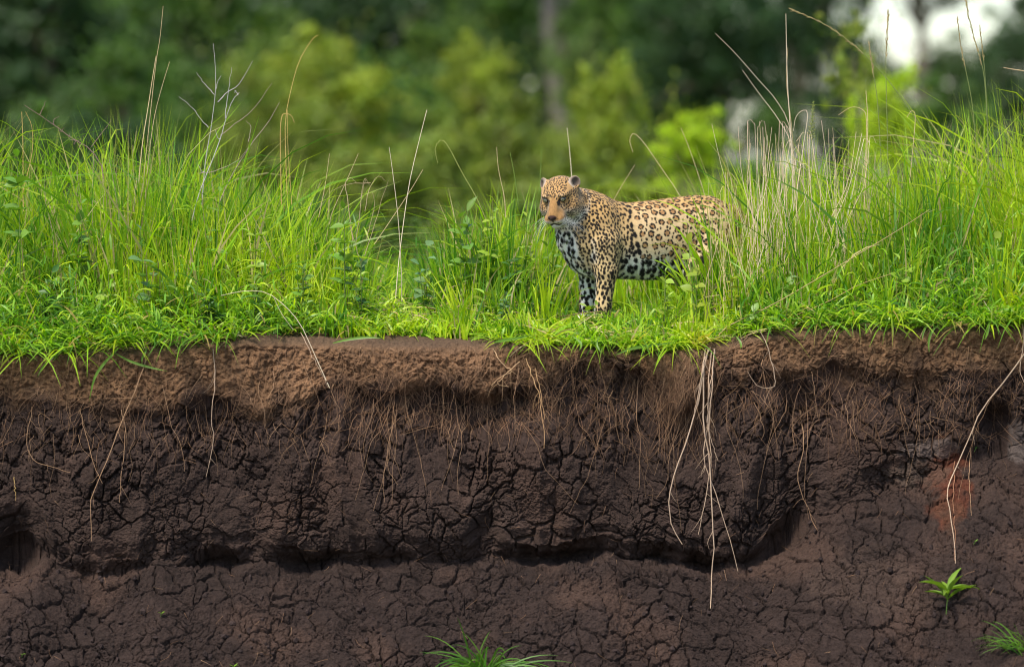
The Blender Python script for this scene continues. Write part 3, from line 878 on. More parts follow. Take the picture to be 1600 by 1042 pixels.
a_ = nt.nodes.new('ShaderNodeAttribute'); a_.attribute_name = 'tint'
nt.links.new(a_.outputs['Color'], b.inputs['Base Color'])
for sg in (1, -1): make_eye(sg)
# whiskers
M_WHISKER = flat_material('whisker', (.8, .78, .72), .5)
wr = np.random.default_rng(3)
for sg in (1, -1):
    for row in range(4):
        for q in range(3):
            p0 = np.array((.140 - .014 * q, sg * (.036 + .008 * q), -.034 - .008 * row))
            d = np.array((wr.uniform(-.6, -.1), sg * 1.0, wr.uniform(-.9, -.2) - .1 * row)); d /= np.linalg.norm(d)
            ln = wr.uniform(.07, .12)
            pts = [head_pt(*(p0 + d * ln * t + np.array((-.02 * t * t, 0, -.035 * t * t)))) for t in np.linspace(0, 1, 6)]
            wv, wq = tube(pts, np.linspace(.0005, .0002, 6), 3)
            mesh_np('whisker', wv, wq, mat=M_WHISKER, parent=leopard)
# ---------------------------------------------------------------- grass
def blades(root, d0, L, droop, width, ref, seg=5, curl=None):
    """curved tapering strips: p(t) = root + L (d0 t - droop z t^2) -> verts (N, seg+1, 2, 3), quads"""
    N = len(root)
    t = np.linspace(0, 1, seg + 1)
    P = root[:, None] + L[:, None, None] * d0[:, None] * t[None, :, None]
    P[..., 2] -= (L * droop)[:, None] * t[None] ** 2
    if curl is not None:
        P[..., :2] += (L[:, None] * t[None] ** 2)[..., None] * curl[:, None]
    T = np.gradient(P, axis=1)
    T /= np.linalg.norm(T, axis=2)[..., None] + 1e-9
    S = np.cross(T, ref[:, None])
    S /= np.linalg.norm(S, axis=2)[..., None] + 1e-9
    prof = np.clip(0.55 + 1.5 * t, 0, 1) * (1 - t ** 2.2)
    prof[-1] = 0.03
    W = S * (width[:, None] * 0.5 * prof[None])[..., None]
    V = np.stack([P - W, P + W], 2)
    base = (np.arange(N) * (seg + 1) * 2)[:, None]
    k = np.arange(seg)[None] * 2
    q = np.stack([base + k, base + k + 1, base + k + 3, base + k + 2], -1).reshape(-1, 4)
    return V, q

def blade_tints(col, tip, seg, tipc=(0.30, 0.24, 0.06)):
    """one colour per blade, drying towards the tip by the amount tip"""
    t = np.linspace(0, 1, seg + 1)
    k = (tip[:, None] * sstep(0.5, 1.0, t)[None])[..., None]
    c = col[:, None] * (1 - k) + np.array(tipc) * k
    return np.repeat(c[:, :, None], 2, 2).reshape(-1, 3)

TOPS = [(-900, 230), (0, 262), (60, 275), (150, 262), (230, 250), (300, 258), (360, 290), (420, 315), (480, 318), (530, 352), (565, 400), (590, 445), (620, 458), (650, 445), (680, 400), (705, 368), (760, 345), (830, 338), (870, 350),
        (900, 352), (1000, 352), (1090, 350), (1120, 325), (1160, 305), (1210, 285), (1280, 280), (1350, 280), (1420, 262), (1500, 258), (1560, 240), (1600, 222), (2500, 230)]
def dense_height(x, y):
    """how tall the sward stands at a place of the bank top"""
    px = px_of(x, y)
    t = np.array(TOPS, float)
    H = (505 - np.interp(px, t[:, 0], t[:, 1])) / 279.0 * 1.10
    front = np.interp(y, [0.0, 0.12, 0.35, 0.7, 0.95], [0.10, 0.22, 0.50, 0.90, 1.0])
    # trodden, low sward before and under the leopard
    w = sstep(850, 885, px) * (1 - sstep(1068, 1096, px)) * (1 - sstep(1.35, 1.6, y))
    low = np.interp(px, [860, 960, 1000, 1050, 1090], [0.085, 0.10, 0.17, 0.27, 0.42]) * np.interp(y, [0, .5, 1.3], [.8, 1.0, .9])
    H = H * front
    # the open gap
    return H * (1 - w) + np.minimum(low, H) * w

def free_of_leopard(x, y):
    dx, dy = x - LEO_POS.x, y - LEO_POS.y
    c, s_ = math.cos(LEO_YAW), math.sin(LEO_YAW)
    a, b_ = dx * c + dy * s_, -dx * s_ + dy * c
    return ((a - .05) / .68) ** 2 + (b_ / .20) ** 2 > 1

def in_view(x, y, pad=60):
    p = px_of(x, y)
    return (p > -pad) & (p < 1600 + pad)

def grass_tints(n, x, y, rng, warm=0.0):
    """fresh greens in drifts: lime, mid green, bluish green"""
    lime, mid, deep = np.array([0.41, 0.51, 0.014]), np.array([0.235, 0.41, 0.013]), np.array([0.08, 0.21, 0.016])
    p = fbm(x * 1.1 + 3, y * 1.1, 2, 2) * 0.9 + rng.normal(0, 0.28, n) + warm
    k = np.clip(p + 0.5, 0, 1)[:, None]
    c = np.where(k < 0.5, deep + (mid - deep) * k * 2, mid + (lime - mid) * (k - 0.5) * 2)
    return c * rng.uniform(0.8, 1.2, (n, 1))

def long_grass(n, seed, name, label, y0, y1, xr, wd, warmth=0.0, seg=5):
    rng = np.random.default_rng(seed)
    nt_ = n // 24
    cx = rng.uniform(-xr, xr, nt_); cy = y0 + (y1 - y0) * rng.random(nt_) ** 1.0
    cl = rng.normal(0, 0.13, (nt_, 2)); ch = rng.uniform(.62, 1.18, nt_); cw = rng.normal(0, .32, nt_)
    ti = rng.integers(0, nt_, n)
    x = cx[ti] + rng.normal(0, 0.045, n); y = np.clip(cy[ti] + rng.normal(0, 0.035, n), y0, None)
    H = dense_height(x, y)
    ok = free_of_leopard(x, y) | (H < 0.18)
    x, y, H, ti = x[ok], y[ok], H[ok], ti[ok]
    n = len(x)
    H = H * np.clip(rng.normal(0.82, 0.22, n), 0.25, 1.30) * ch[ti]
    H = np.clip(H, 0.05, 1.22 * dense_height(x, y) + .03)
    az = rng.uniform(0, 2 * np.pi, n)
    lean = np.abs(rng.normal(0.10, 0.13, n)) + 0.03
    d0 = np.stack([np.cos(az) * lean + cl[ti, 0], np.sin(az) * lean + cl[ti, 1], np.ones(n)], 1)
    d0 /= np.linalg.norm(d0, axis=1)[:, None]
    droop = np.where(rng.random(n) < 0.16, rng.uniform(0.25, 0.6, n), rng.uniform(0.0, 0.15, n))
    curl = np.stack([np.cos(az), np.sin(az)], 1) * (droop * rng.uniform(0.2, 0.7, n))[:, None]
    reach = np.where(droop < 0.5, d0[:, 2] - droop, d0[:, 2] ** 2 / (4 * np.maximum(droop, .01)))
    L = H / np.maximum(reach, 0.5)
    ref = rng.normal(0, 1, (n, 3)); ref[:, 2] *= 0.2
    ref[:, 1] += np.where(rng.random(n) < .5, 1.0, -1.0)
    root = np.stack([x, y, ground_z(x, y) - 0.01], 1)
    width = rng.uniform(*wd, n) * (0.75 + 0.5 * rng.random(n))
    V, q = blades(root, d0, L, droop, width, ref, seg, curl)
    col = grass_tints(n, x, y, rng, warmth + cw[ti] + 0.15 * (px_of(x, y) > 950))
    dry = rng.random(n) < 0.085
    col[dry] = np.array([0.46, 0.37, 0.17]) * rng.uniform(.7, 1.2, (dry.sum(), 1))
    o = mesh_np(name, V, q, mat=M_GRASS, col=blade_tints(col, np.where(rng.random(n) < .35, rng.random(n) * .8, 0), seg))
    return tag(o, label, 'grass', kind='stuff')

long_grass(16000, 31, 'meadow_grass', 'tall thin bladed green grass covering the top of the bank', 0.28, 2.4, 3.7, (0.0045, 0.0095), 0.12)
long_grass(12000, 32, 'broad_grass', 'coarser wide bladed green grass mixed into the tall sward', 0.12, 1.6, 3.7, (0.009, 0.019), 0.0, 6)

# leafy creeping grass along the edge: tillers with alternate short broad leaves
def tiller_leaves(x, y, z, h, lean, rng, ln=(0.09, 0.24), wd=(0.008, 0.0150), per=6):
    """stems and leaves of many tillers -> leaf arrays"""
    n = len(x)
    sd = np.stack([lean[:, 0], lean[:, 1], np.ones(n)], 1); sd /= np.linalg.norm(sd, axis=1)[:, None]
    R, D, Ls = [], [], []
    az0 = rng.uniform(0, 2 * np.pi, n)
    for k in range(per):
        t = (k + 0.6) / per
        p = np.stack([x, y, z], 1) + sd * (h * t)[:, None]
        az = az0 + np.pi * k + rng.normal(0, .5, n)
        el = rng.uniform(0.15, 0.9, n) + 0.5 * (k == per - 1)
        d = np.stack([np.cos(az) * np.cos(el), np.sin(az) * np.cos(el), np.sin(el)], 1) + sd * 0.35
        R.append(p); D.append(d / np.linalg.norm(d, axis=1)[:, None]); Ls.append(rng.uniform(*ln, n) * (0.75 + 0.35 * (1 - t)))
    R, D, Ls = np.concatenate(R), np.concatenate(D), np.concatenate(Ls)
    m = len(R)
    droop = rng.uniform(0.25, 0.75, m)
    ref = np.stack([rng.normal(0, .35, m), rng.normal(0, .35, m), np.ones(m)], 1)
    ref[:, 1] -= rng.uniform(0, .9, m)
    return R, D, Ls, droop, rng.uniform(*wd, m), ref

BARE = [(-900, 0), (0, 0), (380, 0.0), (430, .12), (560, .16), (640, .22), (740, .20), (780, .05), (830, 0), (1090, 0), (1130, .12), (1170, .05), (1220, 0), (1600, 0), (2500, 0)]
def edge_grass(n, seed):
    rng = np.random.default_rng(seed)
    x = rng.uniform(-3.6, 3.6, n)
    px = px_of(x, 0.2)
    b0 = np.interp(px, [p for p, _ in BARE], [v for _, v in BARE])
    y = edge_y(x) + 0.01 + b0 + (0.85 - b0 * .6) * rng.random(n) ** 1.3
    H = np.interp(px, [0, 250, 420, 560, 660, 760, 840, 960, 1060, 1150, 1300, 1450, 1600], [.40, .46, .36, .30, .08, .10, .06, .07, .15, .18, .30, .44, .44])
    lo = sstep(855, 890, px) * (1 - sstep(1060, 1100, px))
    h = H * rng.uniform(.35, 1.15, n) * np.interp(y - edge_y(x) - b0, [0, .1, .3, .8], [.25, .55, .9, 1.3]) * (1 - .25 * lo)
    h = h * np.clip(1 + 1.1 * noise2(x * 4.2, y * 4.2, 5), .4, 1.8)
    near = 1 - sstep(0.0, 0.14, y - edge_y(x) - b0)
    lean = rng.normal(0, .35, (n, 2)); lean[:, 1] -= 1.3 * near * (b0 < .1) * rng.random(n)
    z = ground_z(x, y) - 0.005
    R, D, Ls, dr, w, ref = tiller_leaves(x, y, z, h, lean, rng)
    nr = np.tile(near * (b0 < .04) * (rng.random(n) < np.interp(px, [0, 250, 330, 780, 860, 1080, 1200, 1400, 1600], [.7, .6, .3, .3, .5, .5, .3, .5, .5])), 6)
    Ls = Ls * (1 + .55 * nr); dr = dr + .35 * nr; D[:, 1] -= .5 * nr
    ok = free_of_leopard(R[:, 0], R[:, 1]) | (R[:, 2] < .09)
    R, D, Ls, dr, w, ref = R[ok], D[ok], Ls[ok], dr[ok], w[ok], ref[ok]
    V, q = blades(R, D, Ls, dr, w, ref, 4)
    col = grass_tints(len(R), R[:, 0], R[:, 1], rng, -0.05 + 0.28 * np.exp(-((px_of(R[:, 0], R[:, 1]) - 880) / 260) ** 2))
    old = rng.random(len(R)) < 0.03
    col[old] = np.array([.35, .26, .07])
    o = mesh_np('edge_grass', V, q, mat=M_GRASS, col=blade_tints(col, np.where(rng.random(len(R)) < .2, .7, 0), 4))
    tag(o, 'short broad leaved grass creeping along the bank edge', 'grass', kind='stuff')
edge_grass(3200, 41)

# dead thatch lying between the living blades
def thatch(n, seed):
    rng = np.random.default_rng(seed)
    x = rng.uniform(-3.5, 3.5, n); y = edge_y(x) + .02 + .9 * rng.random(n) ** 1.3
    pk = px_of(x, y); keep = ~((pk > 840) & (pk < 1110) & (y > .3)) & ~((pk > 400) & (pk < 780) & (y < .25))
    x, y = x[keep], y[keep]; n = len(x)
    az = rng.uniform(0, 6.28, n); el = rng.uniform(-.05, .55, n)
    d0 = np.stack([np.cos(az) * np.cos(el), np.sin(az) * np.cos(el) * .6, np.sin(el)], 1)
    ref = rng.normal(0, .6, (n, 3)) + np.array([0, -.5, 1.0])
    z = ground_z(x, y) + rng.uniform(.0, .16, n) * np.clip(y * 2.2, .1, 1)
    V, q = blades(np.stack([x, y, z], 1), d0, rng.uniform(.08, .32, n), rng.uniform(.05, .5, n), rng.uniform(.003, .007, n), ref, 4)
    col = np.array([.40, .30, .14]) * rng.uniform(.45, 1.3, (n, 1)) * np.array([1, 1, 1]) * (1 + rng.normal(0, .08, (n, 3)))
    tag(mesh_np('dead_thatch', V, q, mat=M_STRAW, col=blade_tints(np.clip(col, .02, .8), np.zeros(n), 4)), 'dead brown blades lying tangled low in the green grass', 'thatch', kind='stuff')
thatch(2600, 61)

# coarse grass further back, out of focus
def back_grass(n, seed):
    rng = np.random.default_rng(seed)
    y = rng.uniform(2.4, 16, n); x = rng.uniform(-1, 1, n) * (3.4 + 0.2 * y)
    az = rng.uniform(0, 6.28, n)
    d0 = np.stack([np.cos(az) * .3, np.sin(az) * .3, np.ones(n)], 1); d0 /= np.linalg.norm(d0, axis=1)[:, None]
    L = rng.uniform(.12, .38, n)
    ref = rng.normal(0, 1, (n, 3)); ref[:, 2] *= .2
    V, q = blades(np.stack([x, y, ground_z(x, y) - .02], 1), d0, L, rng.uniform(.05, .4, n), rng.uniform(.008, .016, n), ref, 3)
    o = mesh_np('back_grass', V, q, mat=M_GRASS, col=blade_tints(grass_tints(n, x, y, rng, -.1), rng.random(n) * .5, 3))
    tag(o, 'blurred green grass on the flat ground behind the bank', 'grass', kind='stuff')
back_grass(14000, 51)
# ---------------------------------------------------------------- single stalks, straw, weeds, roots, seedlings
PR = np.random.default_rng(91)
STRAW, PALE, GOLD, GREENS, GREY = np.array([.50, .37, .19]), np.array([.62, .50, .33]), np.array([.48, .32, .10]), np.array([.16, .24, .04]), np.array([.42, .38, .33])

def path_at(pts, Y, n=14, wob=0.0):
    P = smooth_path([at(x, y, Y) for x, y in pts], n)
    return P + PR.normal(0, wob, P.shape) if wob else P

def single(name, pts, Y, r, col, label, cat, group=None, dY=0.0, n=14, head=None):
    """one stalk through photo pixels standing at depth Y; head = (from, count, length) adds a plume of spikelets"""
    P = path_at(pts, Y, n)
    P[:, 1] += np.linspace(dY, 0, n)
    base = P[-1].copy()
    t = thing(name, base, label, cat, group)
    v, q = tube(P - base, np.linspace(r * .55, r, n), 5)
    mesh_np('stem', v, q, mat=M_STRAW, parent=t, col=np.broadcast_to(col, (len(v), 3)))
    if head:
        fr, cnt, ln = head
        m = int(n * fr)
        bits = []
        for s in range(cnt):
            u = s / cnt * (m - 1.2); i0 = int(u)
            p = P[i0] + (P[i0 + 1] - P[i0]) * (u - i0) - base
            d = (P[max(i0 - 1, 0)] - P[i0 + 1]); d = d / np.linalg.norm(d)
            d = d + PR.normal(0, .16, 3); d /= np.linalg.norm(d)
            L = ln * PR.uniform(.6, 1.2)
            bits.append(tube([p, p + d * L * .5, p + d * L], [.0012, .0026, .0004], 4))
        v, q = merge(bits)
        o = mesh_np('seed_head', v, q, mat=M_STRAW, parent=t, col=np.broadcast_to(np.array([.30, .23, .10]), (len(v), 3)) * PR.uniform(.7, 1.25, (len(v), 1)))
        o['kind'] = 'stuff'
    return t

for a in [
    ('tallest thread-tipped straw stalk at the left, reaching nearly to the top edge', [(255, 10), (250, 60), (245, 90), (238, 150), (225, 275), (222, 330)], .8, .0022, STRAW),
    ('straw stalk leaning beside the tallest left straw', [(265, 97), (252, 140), (240, 190), (230, 270), (226, 330)], .75, .002, STRAW),
    ('thick tan straw stalk just under the thread-tipped straw', [(244, 88), (238, 125), (232, 165), (222, 230), (215, 310)], .7, .003, STRAW),
    ('thin brown stalk standing near the left photo edge', [(40, 175), (50, 200), (50, 240), (36, 300)], .7, .002, GOLD),
    ('pair-like reddish stalk left of the hooked twig', [(34, 175), (36, 230), (36, 300), (37, 330)], .75, .0025, GOLD),
    ('long stalk with hooked tip arching up over the olive bush', [(497, 56), (488, 62), (468, 95), (455, 140), (446, 190), (447, 260), (450, 330)], .9, .002, GOLD),
    ('golden stalk folded over at its top', [(460, 192), (455, 181), (446, 178), (440, 184), (438, 220), (440, 320)], .9, .0026, GOLD),
    ('straight golden stalk beside the folded golden stalk', [(449, 172), (450, 230), (456, 320)], .92, .002, GOLD),
    ('pale straight straw left of the crossed stalks', [(515, 240), (508, 290), (498, 340)], .85, .0022, STRAW),
    ('slanting straw between folded golden stalk and bent straws', [(560, 240), (545, 275), (520, 330), (515, 350)], .9, .002, STRAW),
    ('upright one of the two crossed pale stalks', [(608, 230), (613, 265), (622, 340), (627, 420), (628, 475)], .65, .0026, PALE),
    ('long slanting one of the two crossed pale stalks', [(667, 172), (655, 220), (640, 285), (629, 360), (622, 420), (618, 470)], .62, .0028, PALE),
    ('short straw leaning across the crossed stalks', [(661, 265), (640, 300), (610, 345), (585, 382)], .75, .002, STRAW),
    ('green tan blade bent over like a cane', [(684, 255), (680, 232), (690, 219), (702, 232), (722, 270), (745, 310), (760, 345)], 1.0, .0028, np.array([.26, .27, .07])),
    ('short dry stalk before the leafy weeds', [(776, 230), (779, 265), (788, 308), (790, 340)], 1.1, .0024, STRAW),
    ('green stem standing left of the leopard head', [(797, 238), (804, 275), (810, 320)], 1.2, .0026, GREENS),
    ('pale straw rising behind the leopard head between its ears', [(886, 200), (890, 235), (893, 272), (894, 300)], 1.6, .0026, PALE),
    ('short green stem behind the leopard brow', [(846, 235), (845, 260), (843, 300)], 1.6, .0024, GREENS),
    ('hook-tipped dry stalk over the leopard back', [(989, 238), (984, 220), (990, 209), (1005, 222), (1030, 258), (1062, 305), (1070, 330)], 1.5, .0022, STRAW),
    ('straight brown stalk leaning over the leopard rump', [(1064, 200), (1078, 235), (1095, 285), (1105, 320)], 1.5, .0024, STRAW),
    ('thin straw crossing behind the leopard shoulders', [(992, 258), (975, 285), (958, 315), (955, 330)], 1.6, .0018, STRAW),
    ('longest slanting straw stretching left from the dry clump', [(1118, 53), (1150, 85), (1185, 125), (1215, 160), (1235, 205), (1242, 300)], .9, .002, PALE),
    ('second slanting straw below the longest one', [(1160, 110), (1185, 145), (1215, 185), (1235, 225), (1240, 300)], .85, .0018, PALE),
    ('tallest upright straw of the dry clump', [(1228, 22), (1229, 80), (1231, 140), (1236, 220), (1240, 330)], .8, .0028, PALE),
    ('straw twin standing against the tallest upright straw', [(1231, 75), (1229, 130), (1238, 210), (1246, 340)], .82, .0022, STRAW),
    ('arched straw bending over toward the knobbly green spike', [(1240, 205), (1243, 185), (1252, 174), (1262, 178), (1255, 230), (1240, 330)], .8, .002, PALE),
    ('upright brown reed between dry straw and slender lime bush', [(1353, 142), (1356, 190), (1354, 250), (1350, 330)], .9, .003, STRAW),
    ('straw arched sideways right of the green spike', [(1310, 180), (1330, 168), (1348, 172), (1354, 190), (1352, 260)], .85, .002, STRAW),
    ('dry stalk with drooping tip behind the right grass', [(1417, 184), (1424, 174), (1430, 180), (1428, 215), (1420, 300)], 1.0, .0022, STRAW),
    ('short bare stub of straw entering at the right photo edge', [(1568, 106), (1585, 109), (1612, 113)], .7, .003, STRAW),
    ('long fallen stalk lying up across the right grass', [(1452, 328), (1400, 362), (1340, 398), (1270, 440), (1200, 480), (1140, 508), (1120, 528)], .12, .003, np.array([.40, .28, .13])),
    ('lower fallen stalk lying across the right grass', [(1392, 428), (1340, 446), (1300, 468), (1250, 490), (1190, 512), (1170, 522)], .10, .0024, np.array([.38, .27, .10])),
    ('fallen brown runner beside the leopard paw', [(845, 500), (880, 494), (905, 490), (940, 486)], .45, .0028, np.array([.20, .10, .06])),
    ('pale straw arching out from the dark leafy bush over the bank edge', [(345, 462), (380, 455), (415, 457), (445, 478), (470, 508), (492, 555), (515, 606)], -.05, .0022, PALE),
    ('bent straw pair below the pale arching straw', [(428, 465), (440, 490), (458, 515)], .05, .0018, PALE),
    ('white dry straw slanting down near the right edge', [(1537, 470), (1550, 490), (1562, 505), (1585, 525)], .02, .002, PALE),
    ('slanting straw in the grass right of the leopard', [(1195, 380), (1180, 430), (1165, 478)], .35, .0024, PALE)]:
    lab, pts, Y, r, c = a
    single('dry_stalk', pts, Y, r, c * PR.uniform(.85, 1.15), lab, 'stalk', 'single dry stalks in the grass')
for a in [
    ('seed stalk arching left in a long feathery plume', [(1240, 17), (1265, 27), (1300, 45), (1330, 68), (1360, 95), (1395, 135), (1430, 185), (1470, 250), (1490, 320)], 1.1, (.52, 60, .035)),
    ('upright seed stalk with dark narrow plume by the sky gap', [(1388, 22), (1386, 60), (1384, 100), (1385, 150), (1387, 230), (1388, 330)], 1.0, (.45, 60, .03)),
    ('faint seed stalk left of the dark narrow plume', [(1358, 70), (1363, 105), (1370, 150), (1375, 220), (1380, 320)], 1.2, (.45, 45, .028)),
    ('tall seed stalk leaving through the top edge at right', [(1507, -20), (1512, 20), (1525, 70), (1537, 115), (1542, 180), (1545, 260), (1546, 330)], 1.0, (.52, 70, .032)),
    ('seed stalk twin close right of the tall one', [(1531, 45), (1536, 85), (1540, 130), (1543, 200), (1544, 320)], 1.02, (.4, 40, .026)),
    ('seed stalk left of the tall one at right', [(1496, 30), (1501, 70), (1510, 115), (1520, 170), (1527, 260), (1530, 330)], 1.0, (.45, 50, .026))]:
    lab, pts, Y, hd = a
    single('seed_stalk', pts, Y, .0026, np.array([.17, .20, .06]), lab, 'seed stalk', 'seeding grass stalks', head=hd, n=22)
# knobbly green flower spike
t = single('flower_spike', [(1271, 158), (1269, 185), (1268, 215), (1265, 260), (1262, 330)], .95, .0026, GREENS, 'knobbly green seed spike rising from the dry straw', 'seed spike', n=16)
bits = []
b0 = np.array(t.location)
for s in range(46):
    u = s / 46; p = np.array(at(1271 - 4 * u, 160 + 62 * u, .95)) - b0
    a = s * 2.4; d = np.array([math.cos(a), math.sin(a), .5]); L = .006 + .022 * u ** .7
    bits.append(tube([p, p + d * L * .6, p + d * L], [.002, .0035, .0015], 4))
v, q = merge(bits)
mesh_np('seed_head', v, q, mat=M_STRAW, parent=t, col=np.broadcast_to(np.array([.20, .22, .06]), (len(v), 3)))['kind'] = 'stuff'

def twig(label, strokes, Y, r, col):
    """bare branching twig; strokes[0] ends on the ground, each further stroke is a branch of its own"""
    base = np.array(at(*strokes[0][-1], Y))
    t = thing('dead_twig', base, label, 'twig')
    for k_, st in enumerate(strokes):
        P = path_at(st, Y + PR.uniform(-.05, .05) * (k_ > 0), 12, .0012) - base
        rr = r * (1 if k_ == 0 else .7)
        v, q = tube(P, np.linspace(rr * .35, rr, 12), 5)
        mesh_np('stem' if k_ == 0 else 'branch', v, q, mat=M_STRAW, parent=t, col=np.broadcast_to(col, (len(v), 3)) * PR.uniform(.8, 1.15, (len(v), 1)))
    return t
twig('hooked dry twig with curled bracts above the left grass', [[(38, 165), (62, 180), (85, 196), (112, 216), (140, 234), (160, 262), (168, 330)], [(174, 188), (158, 210), (142, 230)], [(72, 158), (66, 172), (62, 180)], [(92, 182), (84, 188), (84, 196)],
      [(110, 208), (108, 218), (118, 220)], [(128, 218), (118, 222), (116, 226)], [(134, 228), (126, 226), (124, 232)], [(100, 200), (96, 206), (92, 204)]], .7, .0038, np.array([.20, .13, .10]))
twig('bare grey forked twig, tallest of the forked ones', [[(333, 68), (337, 110), (336, 150), (330, 200), (322, 250), (316, 320)], [(307, 114), (320, 132), (335, 148)], [(280, 152), (300, 168), (312, 185), (326, 200)], [(346, 118), (340, 128), (338, 140)]], .85, .0028, GREY)
twig('pale forked twig leaning right among the grass', [[(374, 145), (362, 160), (352, 190), (345, 215), (330, 255), (312, 300), (300, 345)], [(395, 95), (375, 130), (355, 145), (340, 160)], [(362, 105), (356, 150), (352, 185)], [(366, 146), (368, 142), (372, 150)], [(336, 203), (340, 215), (345, 218)], [(310, 258), (316, 268), (322, 270)]], .72, .0034, GREY)
twig('brown branching twig leaning far right over the grass', [[(437, 160), (420, 190), (392, 226), (370, 262), (350, 300), (340, 330)], [(425, 130), (395, 172), (372, 190), (345, 212)], [(384, 188), (392, 200), (388, 222)], [(392, 226), (372, 250), (340, 266), (310, 272)]], .8, .003, np.array([.33, .25, .18]))
twig('bent golden straws folded over in the gap', [[(556, 285), (548, 278), (540, 288), (543, 310), (552, 380)], [(572, 278), (566, 300), (562, 335), (556, 380)], [(578, 290), (570, 279), (566, 300), (560, 350)], [(602, 283), (592, 276), (578, 292), (570, 330)], [(607, 283), (597, 310), (586, 350), (570, 400)],
      [(582, 300), (585, 320), (580, 345), (572, 375)], [(543, 340), (552, 370), (560, 400)], [(515, 300), (545, 288), (580, 286)]], .7, .0026, np.array([.42, .31, .17]))

# straw clumps: every stalk its own part
def straw_clump(label, px0, px1, base_py, top, n, Y, col, spread=20, rr=(.0012, .0024)):
    c = at((px0 + px1) / 2, base_py, Y)
    t = thing('dry_grass_clump', c, label, 'dry grass', 'dry straw clumps')
    for k_ in range(n):
        x0 = PR.uniform(px0, px1); x1 = x0 + PR.normal(0, spread); y1 = top + abs(PR.normal(0, 1)) * 45
        yy = Y + PR.uniform(-.16, .16)
        pts = [(x1, y1), ((x0 + x1 * 2) / 3 + PR.normal(0, 4), y1 + (base_py - y1) * .35), (x0 + PR.normal(0, 3), y1 + (base_py - y1) * .7), (x0, base_py)]
        if PR.random() < .22: pts = [(x1 + PR.choice([-1, 1]) * PR.uniform(8, 18), y1 + PR.uniform(6, 18))] + pts
        P = path_at(pts, yy, 9) - np.array(c)
        v, q = tube(P, np.linspace(PR.uniform(*rr) * .5, PR.uniform(*rr), 9), 4)
        mesh_np('stalk', v, q, mat=M_STRAW, parent=t, col=np.broadcast_to(col * PR.uniform(.75, 1.2) * np.array([1, PR.uniform(.93, 1.03), PR.uniform(.85, 1.1)]), (len(v), 3)))
straw_clump('dense clump of pale pinkish straw right of the leopard rump', 1170, 1325, 440, 185, 62, .62, np.array([.68, .52, .34]), 30)
straw_clump('thin straw clump standing before the leopard hindquarters', 1098, 1180, 500, 268, 24, .42, np.array([.60, .48, .24]), 16)
straw_clump('sparse straw mixed into the grass left of the slender lime bush', 1290, 1400, 430, 225, 26, .8, np.array([.42, .34, .19]), 20)
straw_clump('sparse brown straw standing in the far left grass', 60, 270, 420, 225, 20, .8, np.array([.38, .29, .17]), 18)

# broad leaved weeds
def leaf_mesh(w, fold, bend, name='leaf'):
    t = np.linspace(0, 1, 6)
    prof = w * np.sin(np.pi * np.clip(t, .03, 1) ** .8) * .5 + .004
    prof[-1] = .002
    V = []
    for k_ in range(6):
        z = -bend * t[k_] ** 2
        V += [(t[k_], -prof[k_], z + fold * prof[k_]), (t[k_], 0, z), (t[k_], prof[k_], z + fold * prof[k_])]
    q = [(3 * k_ + m_, 3 * k_ + 3 + m_, 3 * k_ + 4 + m_, 3 * k_ + 1 + m_) for k_ in range(5) for m_ in (0, 1)]
    o = mesh_np(name, V, q, mat=M_WEED, col=np.ones((18, 3)))
    me = o.data; bpy.data.objects.remove(o)
    return me
M_WEED = leaf_material('broad_leaf', 0.45, 0.3, use_obj=True)
LEAVES = [leaf_mesh(.42, .5, .12), leaf_mesh(.55, .35, .25), leaf_mesh(.30, .6, .3), leaf_mesh(.75, .25, .15)]
M_STEM = leaf_material('weed_stem', 0.6, 0.1)

def weed(name, label, px, base_py, top_py, Y, leaves, size, tint, kind=0, stems=1, spread=.04, group=None, cat='weed', droop=.35, top_only=False):
    Y = .08 + .62 * Y
    top = at(px, top_py, Y)
    base = Vector((top.x, Y, float(ground_z(top.x, Y)) - .01))
    h = top.z - base.z
    span = min(.9, 1.2 * (base_py - top_py) / 285.0 / h)
    size = size * 1.4; leaves = int(leaves * 2.2)
    t = thing(name, base, label, cat, group)
    for s in range(stems):
        a = PR.uniform(0, 6.28); tipv = np.array([math.cos(a) * spread * (stems > 1 or 1) * PR.uniform(.3, 1), math.sin(a) * spread * PR.uniform(.3, 1), h * (1 if s == 0 else PR.uniform(.55, 1))])
        P = smooth_path([np.zeros(3), tipv * .5 + PR.normal(0, .006, 3), tipv], 8)
        v, q = tube(P, np.linspace(.0032, .0016, 8), 5)
        mesh_np('stem', v, q, mat=M_STEM, parent=t, col=np.broadcast_to(np.array([.14, .19, .04]), (len(v), 3)))
        nl = max(3, leaves // stems)
        for k_ in range(nl):
            u = 1 - (k_ / nl) * span
            p = P[min(7, int(u * 7))]
            az = k_ * 2.4 + a + PR.normal(0, .3)
            el = PR.uniform(-.1, .6) + (.5 if k_ < 2 else 0)
            o = link('leaf', LEAVES[(kind + int(PR.integers(0, 2))) % 4], t)
            d = Vector((math.cos(az) * math.cos(el), math.sin(az) * math.cos(el), math.sin(el)))
            up = Vector((0, 0, 1)) + Vector(PR.normal(0, .35, 3)) + Vector((0, -.35, 0))
            yv = up.cross(d).normalized(); zv = d.cross(yv)
            s_ = size * PR.uniform(.6, 1.15) * (.75 + .35 * (1 - u))
            o.matrix_local = Matrix(((d.x, yv.x, zv.x, p[0]), (d.y, yv.y, zv.y, p[1]), (d.z, yv.z, zv.z, p[2]), (0, 0, 0, 1))) @ Matrix.Scale(s_, 4)
            g = PR.uniform(.8, 1.2)
            o.color = (tint[0] * g * PR.uniform(.9, 1.15), tint[1] * g, tint[2] * g, 1)
    return t
WG, WL, WD, WB = (.13, .24, .03), (.22, .32, .03), (.055, .13, .02), (.12, .22, .075)
